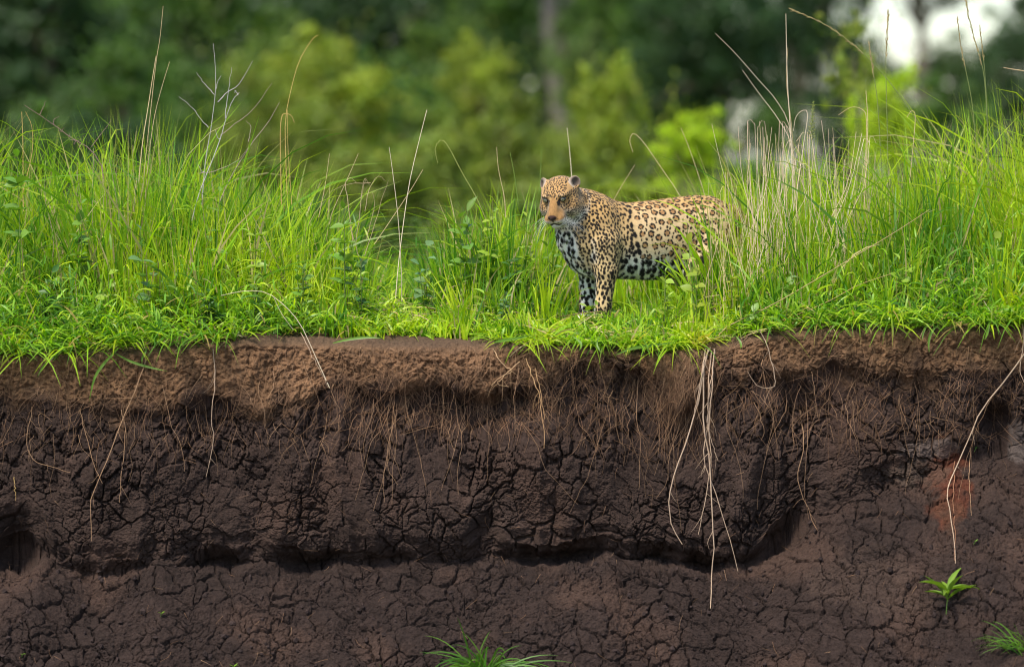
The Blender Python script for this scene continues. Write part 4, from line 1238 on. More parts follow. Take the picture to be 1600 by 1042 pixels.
GW = 'broad leaved weeds in the grass'
for a in [
    ('pale round leaved weed at the left photo edge', 28, 350, 245, .45, 9, .085, WG, 3, 1),
    ('pale bluish weed with heart shaped leaves in the left grass', 228, 420, 358, .25, 8, .075, WB, 3, 2),
    ('dark leafy low bush at the bank edge under the arching straw', 330, 520, 462, .10, 42, .06, WD, 0, 7),
    ('leafy weed right of the dark low bush', 392, 500, 440, .16, 16, .06, WG, 0, 3),
    ('small leaved weed standing in grass below the forked twigs', 335, 400, 300, .5, 14, .055, WG, 0, 2),
    ('leafy weed with upright leaf pair beside the bent golden straws', 540, 420, 326, .55, 14, .07, WG, 0, 2),
    ('leafy weed below the bent golden straws', 566, 470, 400, .45, 16, .055, WD, 0, 3),
    ('round leaved weed right of the crossed stalks', 660, 450, 384, .8, 10, .06, WB, 3, 2),
    ('weed with big paddle leaves left of the leopard', 718, 420, 330, 1.0, 12, .085, WG, 3, 2),
    ('bushy pale weed with leafy tops before the cane-bent blade', 762, 430, 318, 1.05, 26, .06, WL, 0, 4),
    ('bushy weed reaching up to the leopard chin', 828, 440, 338, .95, 30, .05, WL, 0, 5),
    ('leafy weed under the leopard muzzle', 862, 470, 385, 1.05, 20, .05, WG, 0, 4),
    ('young reddish stemmed plant with a yellow top leaf', 750, 510, 450, .45, 6, .07, WL, 2, 1),
    ('low grey green weed beside the reddish stemmed plant', 785, 495, 462, .5, 18, .045, WB, 0, 4),
    ('yellowish sprig at the leopard front paw', 930, 502, 476, .42, 10, .045, WL, 2, 3),
    ('lime leafed sprig before the leopard flank', 1088, 440, 352, .45, 10, .06, (.26, .33, .03), 2, 2),
    ('yellow green weed under the leopard belly', 1035, 480, 424, .45, 14, .055, WL, 2, 3),
    ('yellow leafed herb in front of the thin straw clump', 1150, 470, 418, .3, 14, .045, (.26, .30, .03), 0, 3),
    ('lime leafed weed in the grass near the right edge', 1548, 440, 372, .35, 14, .055, WL, 2, 2),
    ('broad leaved weed rising in the grass below the hooked twig', 120, 400, 318, .55, 14, .06, WG, 3, 2),
    ('dark leafy weed low in the grass at the far left', 70, 500, 425, .22, 18, .055, WD, 0, 3),
    ('lime leafy weed in the grass left of the heart leaved weed', 165, 470, 410, .3, 14, .05, WL, 2, 3),
    ('leafy weed with narrow leaves under the heart leaved weed', 265, 480, 418, .22, 18, .055, WG, 2, 3),
    ('bright leafy weed between the heart leaved weed and folded golden stalk', 400, 420, 345, .5, 16, .055, WL, 0, 3),
    ('narrow leaved weed below the folded golden stalk', 470, 480, 405, .3, 18, .055, WG, 2, 3),
    ('bright leafy weed at the foot of the crossed stalks', 668, 490, 430, .7, 16, .05, WL, 0, 4),
    ('dark leafy weed in the hollow left of the leopard', 800, 420, 372, .9, 18, .05, WD, 0, 4),
    ('narrow leaved weed in the grass below the dry straw clump', 1245, 490, 430, .25, 16, .055, WG, 2, 3),
    ('bright narrow leaved weed right of the lower fallen stalk', 1420, 470, 405, .3, 16, .06, WL, 2, 3),
    ('dark narrow leaved weed low in the right grass', 1490, 500, 440, .2, 16, .06, WD, 2, 3),
    ('green weed at the bank edge below the fallen stalks', 1180, 515, 480, .08, 10, .05, WG, 2, 2)]:
    lab, px, bp_, tp_, Y, nl, sz, ti, kd_, st_ = a
    weed('leafy_weed', lab, px, bp_, tp_, Y, nl, sz, ti, kd_, st_, .06, GW)

# sprawling broad bladed tussocks, every blade a part
def tussock(label, px, Y, n, ln, col, seed, wd=.014, forward=.5):
    rng = np.random.default_rng(seed)
    x = at(px, 500, Y).x
    b_ = np.array([x, Y, float(ground_z(x, Y)) - .01])
    t = thing('grass_tussock', b_, label, 'grass tussock', 'sprawling broad bladed tussocks')
    for k_ in range(n):
        az = rng.uniform(0, 6.28); el = rng.uniform(.65, 1.4)
        d = np.array([[math.cos(az) * math.cos(el), math.sin(az) * math.cos(el) - forward * .25, math.sin(el)]])
        V, q = blades(np.array([[rng.normal(0, .03), rng.normal(0, .02), 0]]), d, np.array([ln * rng.uniform(.55, 1.1)]), np.array([rng.uniform(.25, .8)]), np.array([wd * rng.uniform(.65, 1.2)]), rng.normal(0, .5, (1, 3)) + np.array([[0, -1, .7]]), 8)
        c = col * rng.uniform(.75, 1.3) * np.array([rng.uniform(.8, 1.3), 1, 1])
        if rng.random() < .08: c = np.array([.42, .33, .13])
        mesh_np('blade', V, q, mat=M_GRASS, parent=t, col=np.broadcast_to(c, (18, 3)))
TL, TM, TD = np.array([.30, .42, .014]), np.array([.17, .33, .016]), np.array([.085, .21, .018])
for k_, (lab, px, Y, n_, ln, c) in enumerate([
    ('lime broad bladed tussock at the left edge of the bank', 20, .16, 26, .42, TL), ('green broad bladed tussock left of the long hanging leaf', 95, .12, 26, .40, TM), ('dark green tussock over the long hanging leaf', 180, .16, 28, .46, TD),
    ('arching green tussock left of the dark leafy bush', 255, .22, 26, .50, TM), ('tall arching tussock under the thread-tipped straw', 205, .50, 24, .68, TM), ('tall lime tussock under the bare forked twigs', 310, .55, 24, .66, TL),
    ('dark tussock right of the dark leafy bush', 430, .18, 26, .36, TD), ('lime upright tussock below the folded golden stalk', 450, .50, 26, .62, TL), ('low tussock below the bent golden straws', 530, .24, 24, .30, TM),
    ('lime tussock left of the crossed stalks', 590, .40, 18, .26, TL), ('arching tussock between crossed stalks and leafy weeds', 700, .55, 22, .46, TM), ('flat spreading tussock at the edge below the leopard head', 850, .08, 26, .26, TL),
    ('flat spreading tussock at the edge below the leopard belly', 985, .06, 30, .28, TL), ('yellow green tussock above the pale root bunch', 1085, .06, 26, .28, np.array([.40, .42, .02])), ('lime tussock under the thin straw clump', 1140, .25, 24, .40, TL),
    ('green tussock below the dry straw', 1230, .14, 26, .36, TM), ('dark tussock under the lower fallen stalk', 1330, .12, 28, .36, TD), ('dark arching tussock right of the fallen stalks', 1440, .12, 30, .42, TD),
    ('green arching tussock near the right photo edge', 1520, .14, 30, .46, TM), ('lime tussock at the right photo edge', 1590, .22, 26, .52, TL), ('tall tussock under the tall seed stalk', 1540, .60, 24, .74, TM), ('tall lime tussock under the dark narrow plume', 1400, .55, 22, .66, TL)]):
    tussock(lab, px, Y, n_, ln, c, 300 + k_, .014 if Y < .4 else .011)

# seedlings and tufts on the slope of earth
def on_bank(px, py): return np.array(bank_point(px, py, 0.0))
def seedling(label, px, py, leaves, size, tint, h, name='seedling'):
    b_ = on_bank(px, py)
    t = thing(name, b_ - np.array([0, 0, .01]), label, 'seedling', 'seedlings on the bare earth')
    v, q = tube(smooth_path([(0, 0, 0), (.003, -.008, h * .5), (.006, -.012, h)], 6), np.linspace(.003, .0018, 6), 5)
    mesh_np('stem', v, q, mat=M_STEM, parent=t, col=np.broadcast_to(np.array([.12, .2, .04]), (len(v), 3)))
    for k_ in range(leaves):
        az = k_ * (3.14 if leaves < 4 else math.pi + .35) + .3
        o = link('leaf', LEAVES[2 if leaves > 4 else 3], t)
        narrow = .55 if leaves > 6 else 1.0
        o.location = (.006, -.012, h * (1 - .5 * k_ / leaves))
        o.rotation_euler = (0, -(.25 + .9 * ((k_ * .37) % 1)), az)
        sz_ = size * PR.uniform(.75, 1.1); o.scale = (sz_, sz_ * narrow, sz_)
        o.color = (*tint, 1)
seedling('long leaved green seedling on the earth slope at right', 1481, 955, 9, .19, (.17, .27, .03), .13)
seedling('tiny two leaved seedling on the dark slope at left', 249, 957, 3, .028, (.20, .36, .03), .02)
seedling('tiny seedling at the bottom edge left of the grass tuft', 362, 1040, 3, .03, (.20, .36, .03), .02)
seedling('smallest seedling low in the left corner of the slope', 31, 1023, 2, .018, (.20, .34, .04), .015)
seedling('tiny sprig growing below the hole in the bank', 1524, 703, 6, .022, (.10, .2, .04), .02)
seedling('tiny round sprout on the right slope', 1524, 844, 3, .022, (.14, .24, .04), .015)

def tuft(label, px, py, n, ln, az0, az1, col, seed, wd=.011):
    rng = np.random.default_rng(seed)
    b_ = on_bank(px, py) + np.array([0, .01, -.02])
    t = thing('grass_tuft', b_, label, 'grass tuft', 'grass tufts on the earth slope')
    for k_ in range(n):
        az = rng.uniform(az0, az1); el = rng.uniform(.45, 1.35)
        d = np.array([[math.cos(az) * math.cos(el), -abs(math.sin(az)) * math.cos(el) * .8, math.sin(el)]])
        r0 = np.array([[rng.normal(0, .03), rng.normal(0, .015), 0]])
        V, q = blades(r0, d, np.array([ln * rng.uniform(.55, 1.15)]), np.array([rng.uniform(.25, .75)]), np.array([wd * rng.uniform(.7, 1.2)]), rng.normal(0, .5, (1, 3)) + np.array([[0, -1, .6]]), 7)
        c = col * rng.uniform(.75, 1.3) * np.array([rng.uniform(.8, 1.3), 1, 1])
        mesh_np('blade', V, q, mat=M_GRASS, parent=t, col=np.broadcast_to(c, (16, 3)))
tuft('green grass tuft growing at the bottom edge of the slope', 755, 1046, 60, .44, -.1, 3.24, np.array([.09, .21, .02]), 5)
tuft('grass tuft at the lower right corner of the slope', 1606, 1015, 34, .36, 1.2, 3.5, np.array([.10, .22, .02]), 6, .009)
tuft('single bent grass sprout left of the bottom tuft', 610, 1046, 4, .11, 2.4, 3.2, np.array([.09, .21, .02]), 8, .008)

# leaves of grass hanging over the edge
def hang_blade(label, pts, w, col):
    P = np.array([np.array(at(x, y, -.06 - .02 * k_)) for k_, (x, y) in enumerate(pts)])
    P = smooth_path(P, 10)
    T = np.gradient(P, axis=0); S = np.cross(T, np.array([0, -1, .35])); S /= np.linalg.norm(S, axis=1)[:, None]
    pr = np.sin(np.linspace(.25, np.pi - .02, 10))[:, None] * w * .5
    b_ = P[0].copy()
    V = np.stack([P - S * pr - b_, P - b_ + np.array([0, .15 * w, 0]), P + S * pr - b_], 1)
    q = [(3 * k_ + m_, 3 * k_ + 1 + m_, 3 * k_ + 4 + m_, 3 * k_ + 3 + m_) for k_ in range(9) for m_ in (0, 1)]
    o = mesh_np('overhanging_grass', V, q, mat=M_GRASS, col=np.broadcast_to(col, (30, 3)))
    o.location = b_
    tag(o, label, 'grass leaf', 'grass leaves hanging over the bank edge', 'thing')
HB = np.array([.13, .25, .02])
for lab, pts, w in [
    ('long bent leaf hanging furthest down over the left topsoil', [(185, 545), (165, 565), (148, 590), (139, 628)], .016),
    ('leaf lying out sideways over the left topsoil', [(180, 552), (205, 565), (235, 574), (262, 580)], .014),
    ('leaf hanging at the far left corner of the bank edge', [(100, 545), (80, 560), (66, 575), (58, 590)], .013),
    ('short leaf curling down under the dark leafy bush', [(232, 540), (226, 552), (222, 560), (222, 568)], .012),
    ('broad leaf spread flat over the bank edge by the bare soil', [(520, 536), (545, 530), (575, 527), (600, 529)], .016),
    ('broad leaf pointing left below the leopard', [(830, 524), (805, 529), (780, 533), (768, 536)], .018),
    ('leaf pointing down below the leopard front paws', [(895, 525), (905, 533), (908, 540), (905, 548)], .015),
    ('long leaf drooping left below the leopard belly', [(1050, 535), (1015, 540), (985, 545), (958, 556)], .018),
    ('yellow tipped leaf hanging below the leopard', [(935, 527), (932, 538), (936, 546), (940, 552)], .012),
    ('longest leaf hanging over the right topsoil', [(1466, 508), (1456, 518), (1451, 535), (1452, 552)], .014),
    ('leaf hanging close left of the longest right leaf', [(1455, 505), (1446, 512), (1442, 522), (1441, 532)], .012),
    ('pointed leaf drooping near the right end of the edge', [(1546, 500), (1544, 515), (1541, 525), (1538, 532)], .013),
    ('leaf drooping at the edge under the fallen stalks', [(1352, 505), (1353, 512), (1354, 518), (1354, 522)], .012),
    ('yellow green leaf forked over the edge by the pale root', [(1150, 525), (1156, 533), (1158, 540), (1157, 545)], .012)]:
    hang_blade(lab, pts, w, HB * PR.uniform(.8, 1.2))

# ---------------------------------------------------------------- roots
def root_path(pts, n, out=.008, free=False):
    """a root through photo pixels, lying on the face of the bank or hanging in front of it"""
    px = smooth_path([(x, y, 0) for x, y in pts], n)
    P = np.array([np.array(bank_point(x, y, out)) for x, y, _ in px])
    if free:
        P[:, 1] = np.minimum.accumulate(P[:, 1] + np.linspace(0, .0, n))
    else:
        for _ in range(2): P[1:-1, 1] = np.minimum(P[1:-1, 1], (P[:-2, 1] + P[2:, 1]) / 2)
    # keep the seen position: move along the view ray
    for k_, (x, y, _) in enumerate(px): P[k_] = np.array(at(x, y, P[k_, 1]))
    return P

def root(label, pts, r, col, group, n=16, free=True, name='root', cat='root'):
    P = root_path(pts, n, .006 + r, free)
    P[1:-1, 0] += PR.normal(0, .0025, n - 2); P[1:-1, 2] += PR.normal(0, .002, n - 2)
    b_ = P[0].copy()
    v, q = tube(P - b_, np.linspace(r, r * .45, n), 5)
    o = mesh_np(name, v, q, mat=M_ROOT, col=np.broadcast_to(col, (len(v), 3)) * PR.uniform(.85, 1.12, (len(v), 1)))
    o.location = b_
    if r > .0022:                                        # side rootlets
        for k_ in PR.integers(3, n - 2, 3):
            a = PR.uniform(-.9, .9); ln = PR.uniform(.04, .12)
            e = np.array([math.sin(a), -.15, -math.cos(a)]) * ln
            v, q = tube(smooth_path([P[k_] - b_, P[k_] - b_ + e * .5 + PR.normal(0, .006, 3), P[k_] - b_ + e], 6), np.linspace(r * .4, .0004, 6), 4)
            mesh_np('rootlet', v, q, mat=M_ROOT, parent=o, col=np.broadcast_to(col * .85, (len(v), 3)))
    return tag(o, label, cat, group)
RP, RT, RD = np.array([.43, .30, .20]), np.array([.34, .20, .11]), np.array([.24, .13, .07])
GT = 'thick pale roots on the bank'
for lab, pts, r, c in [
    ('thick pale root curving down left out of the root bunch', [(1107, 545), (1098, 580), (1092, 620), (1075, 680), (1056, 735), (1046, 780), (1048, 815), (1066, 850)], .0050, RP),
    ('longest pale root hanging straight from the root bunch', [(1102, 545), (1098, 600), (1100, 660), (1108, 720), (1112, 790), (1114, 850), (1112, 900), (1110, 950)], .0050, RP),
    ('pale root swinging right from the middle of the bunch', [(1112, 548), (1108, 600), (1106, 660), (1100, 715), (1118, 770), (1136, 830), (1153, 892)], .0038, RP),
    ('pale root crossing left at the lower end of the bunch', [(1116, 550), (1112, 610), (1108, 670), (1110, 730), (1100, 790), (1091, 835)], .0036, RP),
    ('short thick pale root at the top of the bunch', [(1110, 543), (1100, 565), (1094, 600), (1085, 650)], .0045, RP),
    ('pale root forking right at the top of the bunch', [(1116, 545), (1114, 575), (1108, 620), (1106, 660)], .0045, RP),
    ('thin pale twig standing out beside the lower bunch', [(1103, 650), (1112, 690), (1122, 720)], .0028, RP),
    ('long pale root slanting down from the right edge', [(1604, 548), (1570, 595), (1532, 645), (1512, 690), (1490, 740), (1480, 768), (1484, 800), (1490, 840), (1493, 880)], .0042, RP),
    ('pale root standing upright at the right edge', [(1598, 500), (1599, 540), (1594, 580), (1602, 600)], .0036, RP),
    ('arched root looping out of the topsoil right of the bunch', [(1182, 508), (1198, 540), (1208, 575), (1211, 600), (1200, 606), (1180, 600), (1168, 580)], .0030, RP * .9),
    ('long slanting root crossing down left over the dark earth', [(228, 562), (215, 600), (195, 650), (170, 710), (152, 755), (141, 790), (143, 845)], .0034, RT * .95),
    ('straight root crossing the long slanting one', [(190, 640), (196, 680), (190, 740), (187, 785)], .0028, RT * .9),
    ('root curving from the left topsoil toward the crossing roots', [(125, 640), (132, 670), (145, 720), (160, 755)], .0026, RT * .9),
    ('pale vertical root right of the crossing roots', [(333, 545), (336, 590), (330, 650), (334, 690), (322, 745)], .0030, RP * .9),
    ('looping root at the left below the topsoil', [(50, 635), (42, 690), (55, 720), (85, 730), (110, 738)], .0024, RT * .9),
    ('forked golden root hanging in the middle of the lip', [(822, 560), (832, 590), (842, 615), (848, 650), (850, 700)], .0034, np.array([.42, .25, .12])),
    ('second golden root beside the forked one', [(836, 575), (842, 600), (850, 640), (850, 660)], .0026, np.array([.42, .25, .12])),
    ('golden roots knot crossing the lip, longer strand', [(770, 545), (785, 570), (800, 580), (780, 590), (768, 602)], .0028, np.array([.45, .28, .15])),
    ('golden roots knot crossing the lip, shorter strand', [(812, 565), (795, 580), (785, 590), (778, 600), (795, 604)], .0026, np.array([.45, .28, .15])),
    ('thin red root hanging below the hole in the bank', [(1492, 720), (1490, 770), (1492, 830), (1492, 876)], .0020, np.array([.32, .15, .08])),
    ('straight thin root below the right hole', [(1516, 700), (1514, 750), (1518, 805)], .0022, RT),
    ('golden root descending left of the dark cave', [(1250, 640), (1256, 700), (1246, 745), (1262, 795), (1277, 828)], .0026, RT * .9),
    ('short golden twig stuck in the left face', [(22, 745), (24, 765), (24, 782)], .0022, np.array([.42, .27, .10])),
    ('fine slanting root hanging over the bare lip', [(470, 520), (490, 560), (512, 605)], .0020, RP)]:
    root(lab, pts, r, c, GT)
ZONES = [  # px range, count, start py range, length px, label
    (5, 300, 15, (600, 680), (50, 150), 'thin tan root hanging on the dark earth under the left grass'),
    (300, 530, 14, (560, 660), (50, 150), 'thin tan root hanging on the bank under the dark leafy bush'),
    (530, 760, 32, (596, 650), (50, 170), 'thin tan root hanging from the overhanging brown lip left of the leopard'),
    (760, 960, 18, (560, 660), (50, 180), 'thin tan root hanging from the topsoil below the leopard head'),
    (960, 1090, 14, (560, 700), (60, 170), 'thin tan root hanging left of the pale root bunch'),
    (1120, 1330, 18, (560, 640), (60, 190), 'thin tan root hanging between root bunch and dark cave'),
    (1330, 1590, 14, (560, 650), (50, 170), 'thin tan root hanging under the right topsoil')]
ORD = 'first second third fourth fifth sixth seventh eighth ninth tenth eleventh twelfth thirteenth fourteenth fifteenth sixteenth seventeenth eighteenth nineteenth twentieth'.split()
ORD += ['twenty-' + o for o in ORD[:9]] + ['thirtieth', 'thirty-first', 'thirty-second', 'thirty-third']
for x0, x1, cnt, ys, ls, lab in ZONES:
    for k_, x in enumerate(sorted(PR.uniform(x0, x1, cnt))):
        y = PR.uniform(*ys); ln = ls[0] * .7 + (ls[1] - ls[0] * .7) * PR.random() ** 1.6; sl = PR.normal(0, .26)
        pts = [(x, y)]
        for s in range(4):
            pts.append((pts[-1][0] + sl * ln / 4 + PR.normal(0, 4.5), pts[-1][1] + ln / 4 * PR.uniform(.6, 1.3)))
        where = lab.split('hanging ')[1]
        look = 'long' if ln > 100 else ('short' if ln < 60 else 'thin')
        root(f'{look} tan root, {ORD[k_]} from left of those {where}', pts, PR.uniform(.0007, .0016), RT * PR.uniform(.5, 1.2), 'thin roots ' + where, n=11, free=PR.random() < .5)
# fine root fibres matted in the topsoil and below it: too many to tell apart
bits = []
for x0, x1, y0, y1, cnt in [(0, 530, 545, 690, 420), (530, 900, 540, 670, 900), (900, 1040, 550, 700, 240), (1030, 1120, 545, 660, 260), (1120, 1600, 525, 680, 480), (0, 1600, 585, 635, 620), (0, 1600, 700, 1040, 170)]:
    for k_ in range(cnt):
        x, y = PR.uniform(x0, x1), PR.uniform(y0, y1); ln = PR.uniform(10, 55) if y1 < 800 else PR.uniform(6, 24)
        a = PR.normal(1.57, .62 if y1 < 800 else 1.2)
        if 1030 <= x0 < 1100: a = PR.normal(1.75, .28); ln *= 1.6
        e = (x + math.cos(a) * ln, y + math.sin(a) * ln)
        m_ = ((x + e[0]) / 2 + PR.normal(0, ln * .10), (y + e[1]) / 2)
        P = root_path([(x, y), m_, e], 5, .004)
        c = (RD if PR.random() < .75 else RT) * PR.uniform(.4, 1.25)
        v, q = tube(P, np.linspace(PR.uniform(.0006, .0012), .0004, 5), 3)
        bits.append((v, q, np.broadcast_to(c, v.shape)))
v, q = merge([(b_[0], b_[1]) for b_ in bits])
tag(mesh_np('root_fibres', v, q, mat=M_ROOT, col=np.concatenate([b_[2] for b_ in bits])), 'fine brown root fibres matted over the topsoil and earth face', 'root fibres', kind='stuff')
# loose crumbs of earth on the slope and ledges
def crumbs(n, seed):
    rng = np.random.default_rng(seed)
    ico = np.array([(0, 0, 1), (.9, 0, .3), (.28, .85, .3), (-.72, .5, .3), (-.72, -.5, .3), (.28, -.85, .3), (.5, .5, -.6), (-.6, .1, -.6), (.1, -.6, -.6)], float)
    tr = [(0, 1, 2), (0, 2, 3), (0, 3, 4), (0, 4, 5), (0, 5, 1), (1, 6, 2), (2, 6, 3), (3, 6, 7), (3, 7, 4), (4, 7, 8), (4, 8, 5), (5, 8, 1), (1, 8, 6)]
    VS, TS, CS = [], [], []
    for k_ in range(n):
        px = rng.uniform(0, 1600); py = rng.uniform(880, 1060) if px < 1250 else rng.uniform(800, 1060)
        p = np.array(bank_point(px, py, 0.0)); r = .0035 + .019 * rng.random() ** 4
        A = np.array(Matrix.Rotation(rng.uniform(0, 6.28), 3, Vector(rng.normal(0, 1, 3)).normalized()))
        VS.append((ico * rng.uniform(.7, 1.25, (9, 1))) @ A.T * r * rng.uniform(.7, 1.3, 3) + p); TS.append(np.array(tr) + 9 * k_)
        CS.append(np.broadcast_to(np.array([.042, .027, .023]) * rng.uniform(.7, 1.35), (9, 3)))
    tag(mesh_np('soil_crumbs', np.concatenate(VS), tris=np.concatenate(TS), mat=M_SOIL, col=np.concatenate(CS), smooth=False), 'loose dark crumbs of earth lying on the slope', 'crumbs', kind='stuff')
crumbs(1100, 12)
# ---------------------------------------------------------------- bushes and trees behind
def crown_mesh(name, seed, clumps, leaves, leaf, flat=1.0):
    """unit crown (about 1 m radius): leaves gathered in clumps, gaps between"""
    rng = np.random.default_rng(seed)
    c = rng.normal(0, 1, (clumps, 3)); c /= np.linalg.norm(c, axis=1)[:, None]
    c *= (rng.random(clumps) ** 0.6)[:, None] * 1.0 * rng.uniform(.75, 1.15, (clumps, 1))
    r = rng.uniform(0.08, 0.30, clumps)
    k = rng.integers(0, clumps, leaves)
    o = rng.normal(0, 1, (leaves, 3)); o /= np.linalg.norm(o, axis=1)[:, None]
    P = c[k] + o * (r[k] * rng.random(leaves) ** 0.5)[:, None] * np.array([1, 1, flat])
    loose = rng.random(leaves) < .13
    P[loose] = (rng.normal(0, .42, (leaves, 3)))[loose]
    nrm = rng.normal(0, 1, (leaves, 3)) + np.array([0, 0, .9]) + o * .6
    nrm /= np.linalg.norm(nrm, axis=1)[:, None]
    a = np.cross(nrm, rng.normal(0, 1, (leaves, 3))); a /= np.linalg.norm(a, axis=1)[:, None] + 1e-9
    b_ = np.cross(nrm, a)
    s = leaf * rng.uniform(.6, 1.3, (leaves, 1))
    V = np.stack([P - a * s, P + b_ * s * .5 - nrm * s * .15, P + a * s, P - b_ * s * .5 - nrm * s * .15], 1)
    Q = np.arange(leaves * 4).reshape(-1, 4)
    tone = rng.uniform(.75, 1.25, clumps)[k] * rng.uniform(.8, 1.2, leaves)
    col = np.stack([tone * rng.uniform(.85, 1.2, leaves), tone, tone], 1)
    o_ = mesh_np(name, V, Q, mat=M_TREE, col=np.repeat(col, 4, 0))
    me = o_.data
    bpy.data.objects.remove(o_)
    return me, c

CROWNS = [crown_mesh('crown', 100 + k, n, m, s, f) for k, (n, m, s, f) in enumerate([(40, 6500, .055, .8), (55, 7500, .05, .9), (34, 5500, .06, .7), (70, 9000, .045, .8)])]
OPEN = [crown_mesh('crown', 140 + k, n, m, s, f) for k, (n, m, s, f) in enumerate([(16, 1300, .06, .5), (22, 1900, .05, .5)])]
_tr = np.random.default_rng(77)

def woody(name, label, px, py, rx, ry, Y, tint, crown, trunk_r=0.05, lean=0.0, group=None, cat='bush', base_px=None, stems=3, rot=None, bark=None):
    """bush or tree: crown centred at pixel (px, py) with half sizes rx, ry in pixels at depth Y, stems down to the ground"""
    c = at(px, py, Y)
    k = (Y - CAM_Y) / FPX
    bx = c.x if base_px is None else at(base_px, py, Y).x
    gz = float(ground_z(np.clip(bx, -8, 8), Y)) - .05
    t = thing(name, (bx, Y, gz), label, cat, group)
    me, cl = crown
    o = link('crown', me, t)
    o.location = (c.x - bx, 0, c.z - gz)
    o.scale = (rx * k, max(rx * k, .5) * .8, ry * k)
    o.rotation_euler.z = _tr.uniform(0, 6.28) if rot is None else rot
    o.color = (*tint, 1)
    zc_ = c.z - gz
    pieces = []
    cr_, sr_ = math.cos(o.rotation_euler.z), math.sin(o.rotation_euler.z)
    tip = lambda q: np.array([c.x - bx + q[0] * rx * k * cr_ - q[1] * o.scale[1] * sr_, q[0] * rx * k * sr_ + q[1] * o.scale[1] * cr_, zc_ + q[2] * ry * k])
    for m in range(stems):
        off = 0 if stems == 1 else _tr.uniform(-.15, .15)
        s0 = np.array([off, _tr.uniform(-.1, .1) if stems > 1 else 0, 0])
        top = np.array([c.x - bx + off * 2, 0, zc_ + .1 * ry * k])
        mid = (s0 + top) / 2 + np.array([lean + _tr.normal(0, .03), _tr.normal(0, .03), 0])
        pieces.append(tube(smooth_path([s0, mid, top], 8), np.linspace(trunk_r, trunk_r * .5, 8), 7))
        for q in cl[m::stems][:6]:
            e = tip(q)
            a0 = s0 * .3 + top * .7 if zc_ > ry * k else (s0 + top) / 2
            pieces.append(tube(smooth_path([a0, (a0 + e) / 2 + np.array([0, 0, .1 * ry * k]), e], 5), np.linspace(trunk_r * .45, trunk_r * .12, 5), 5))
    v, q = merge(pieces)
    mesh_np('trunk', v, q, mat=bark or M_BARK, parent=t)
    return t

OL, GR, DK, LM, YG = (.15, .195, .020), (.072, .14, .018), (.026, .058, .013), (.34, .46, .012), (.22, .275, .022)
G1, G2, G3 = 'bushes in the middle distance', 'dark trees behind the bushes', 'woodland trees at the back'
for a in [
    ('dark green bush low behind the tall grass at the photo edge', 40, 300, 130, 130, 20, GR, 0), 
    ('dark green bush behind the dry hooked twig', 190, 290, 120, 130, 26, DK, 1),
    ('mid green bush with lime leaf tips above the hooked twig', 200, 120, 90, 90, 34, GR, 2),
    ('olive bush behind the bare forked twigs', 410, 240, 125, 165, 30, OL, 3),
    ('pale olive bush topping the gap, with yellowish crown', 510, 170, 140, 120, 36, YG, 0),
    ('olive green bush behind the two crossed straw stalks', 600, 320, 150, 125, 27, OL, 1),
    ('green bush between pale olive bush and grey trunk', 640, 180, 95, 110, 44, GR, 2),
    ('olive bush just before the leaning grey trunk', 800, 260, 140, 135, 34, OL, 3),
    ('tall yellowish bush crowned beside the grey trunk', 750, 140, 80, 85, 40, YG, 0),
    ('bright olive bush rising behind the leopard neck', 955, 220, 100, 145, 32, YG, 1),
    ('low olive bush behind the leopard back', 900, 330, 160, 90, 26, OL, 2),
    ('lime green bush behind the leopard rump', 1085, 225, 62, 62, 20, LM, 3),
    ('yellow green low bush below the lime bush', 1070, 310, 80, 50, 24, LM, 2),
    ('lime green slender bush behind the tall seed stalks', 1385, 200, 58, 110, 20, LM, 1),
    ('olive bush hiding the foot of the grey trunk', 885, 265, 70, 85, 38, OL, 1),
    ('low green bush straight behind the gap in the grass', 620, 385, 120, 55, 9, (.10, .16, .02), 3),
    ('low olive bush behind the weeds left of the leopard', 730, 370, 110, 55, 11, OL, 2),
    ('low green bush behind the leopard head', 860, 350, 110, 50, 12, (.11, .17, .02), 0),
    ('low yellow green bush behind the middle of the leopard back', 1000, 330, 90, 50, 12, YG, 1),
    ('low dark bush behind the folded golden stalk', 470, 360, 110, 60, 12, GR, 1),
    ('shaded green bush between the olive ones at the left', 320, 200, 110, 120, 40, GR, 3),
    ('shaded green bush between pale olive bush and crossed stalks', 590, 200, 100, 120, 46, (.05, .11, .02), 0),
    ('shaded green bush right of the grey trunk', 920, 130, 80, 110, 46, (.08, .13, .02), 3),
    ('mid green bush behind the folded golden stalk', 450, 120, 110, 110, 48, (.10, .16, .02), 2),
    ('mid green bush between crossed stalks and grey trunk', 690, 250, 100, 110, 40, (.11, .17, .02), 1),
    ('mid green bush high between the crossed stalks and the trunk', 690, 100, 100, 90, 50, (.09, .15, .02), 0),
    ('mid green bush in the upper left behind the tall straw', 130, 200, 110, 90, 42, (.055, .10, .018), 3),
    ('green bush before the pale sky patches', 1165, 300, 80, 60, 34, GR, 1),
    ('small green bush between the pale sky patches', 1210, 205, 34, 60, 42, GR, 2),
    ('dark bush low behind the right grass', 1520, 300, 130, 70, 26, DK, 0),
    ('dark bush low between dry straw and slender lime bush', 1290, 330, 70, 50, 28, DK, 2)]:
    lab, px, py, rx, ry, Y, ti, cr = a
    woody('bush', lab, px, py, rx, ry, Y, ti, CROWNS[cr], .03, 0, G1)
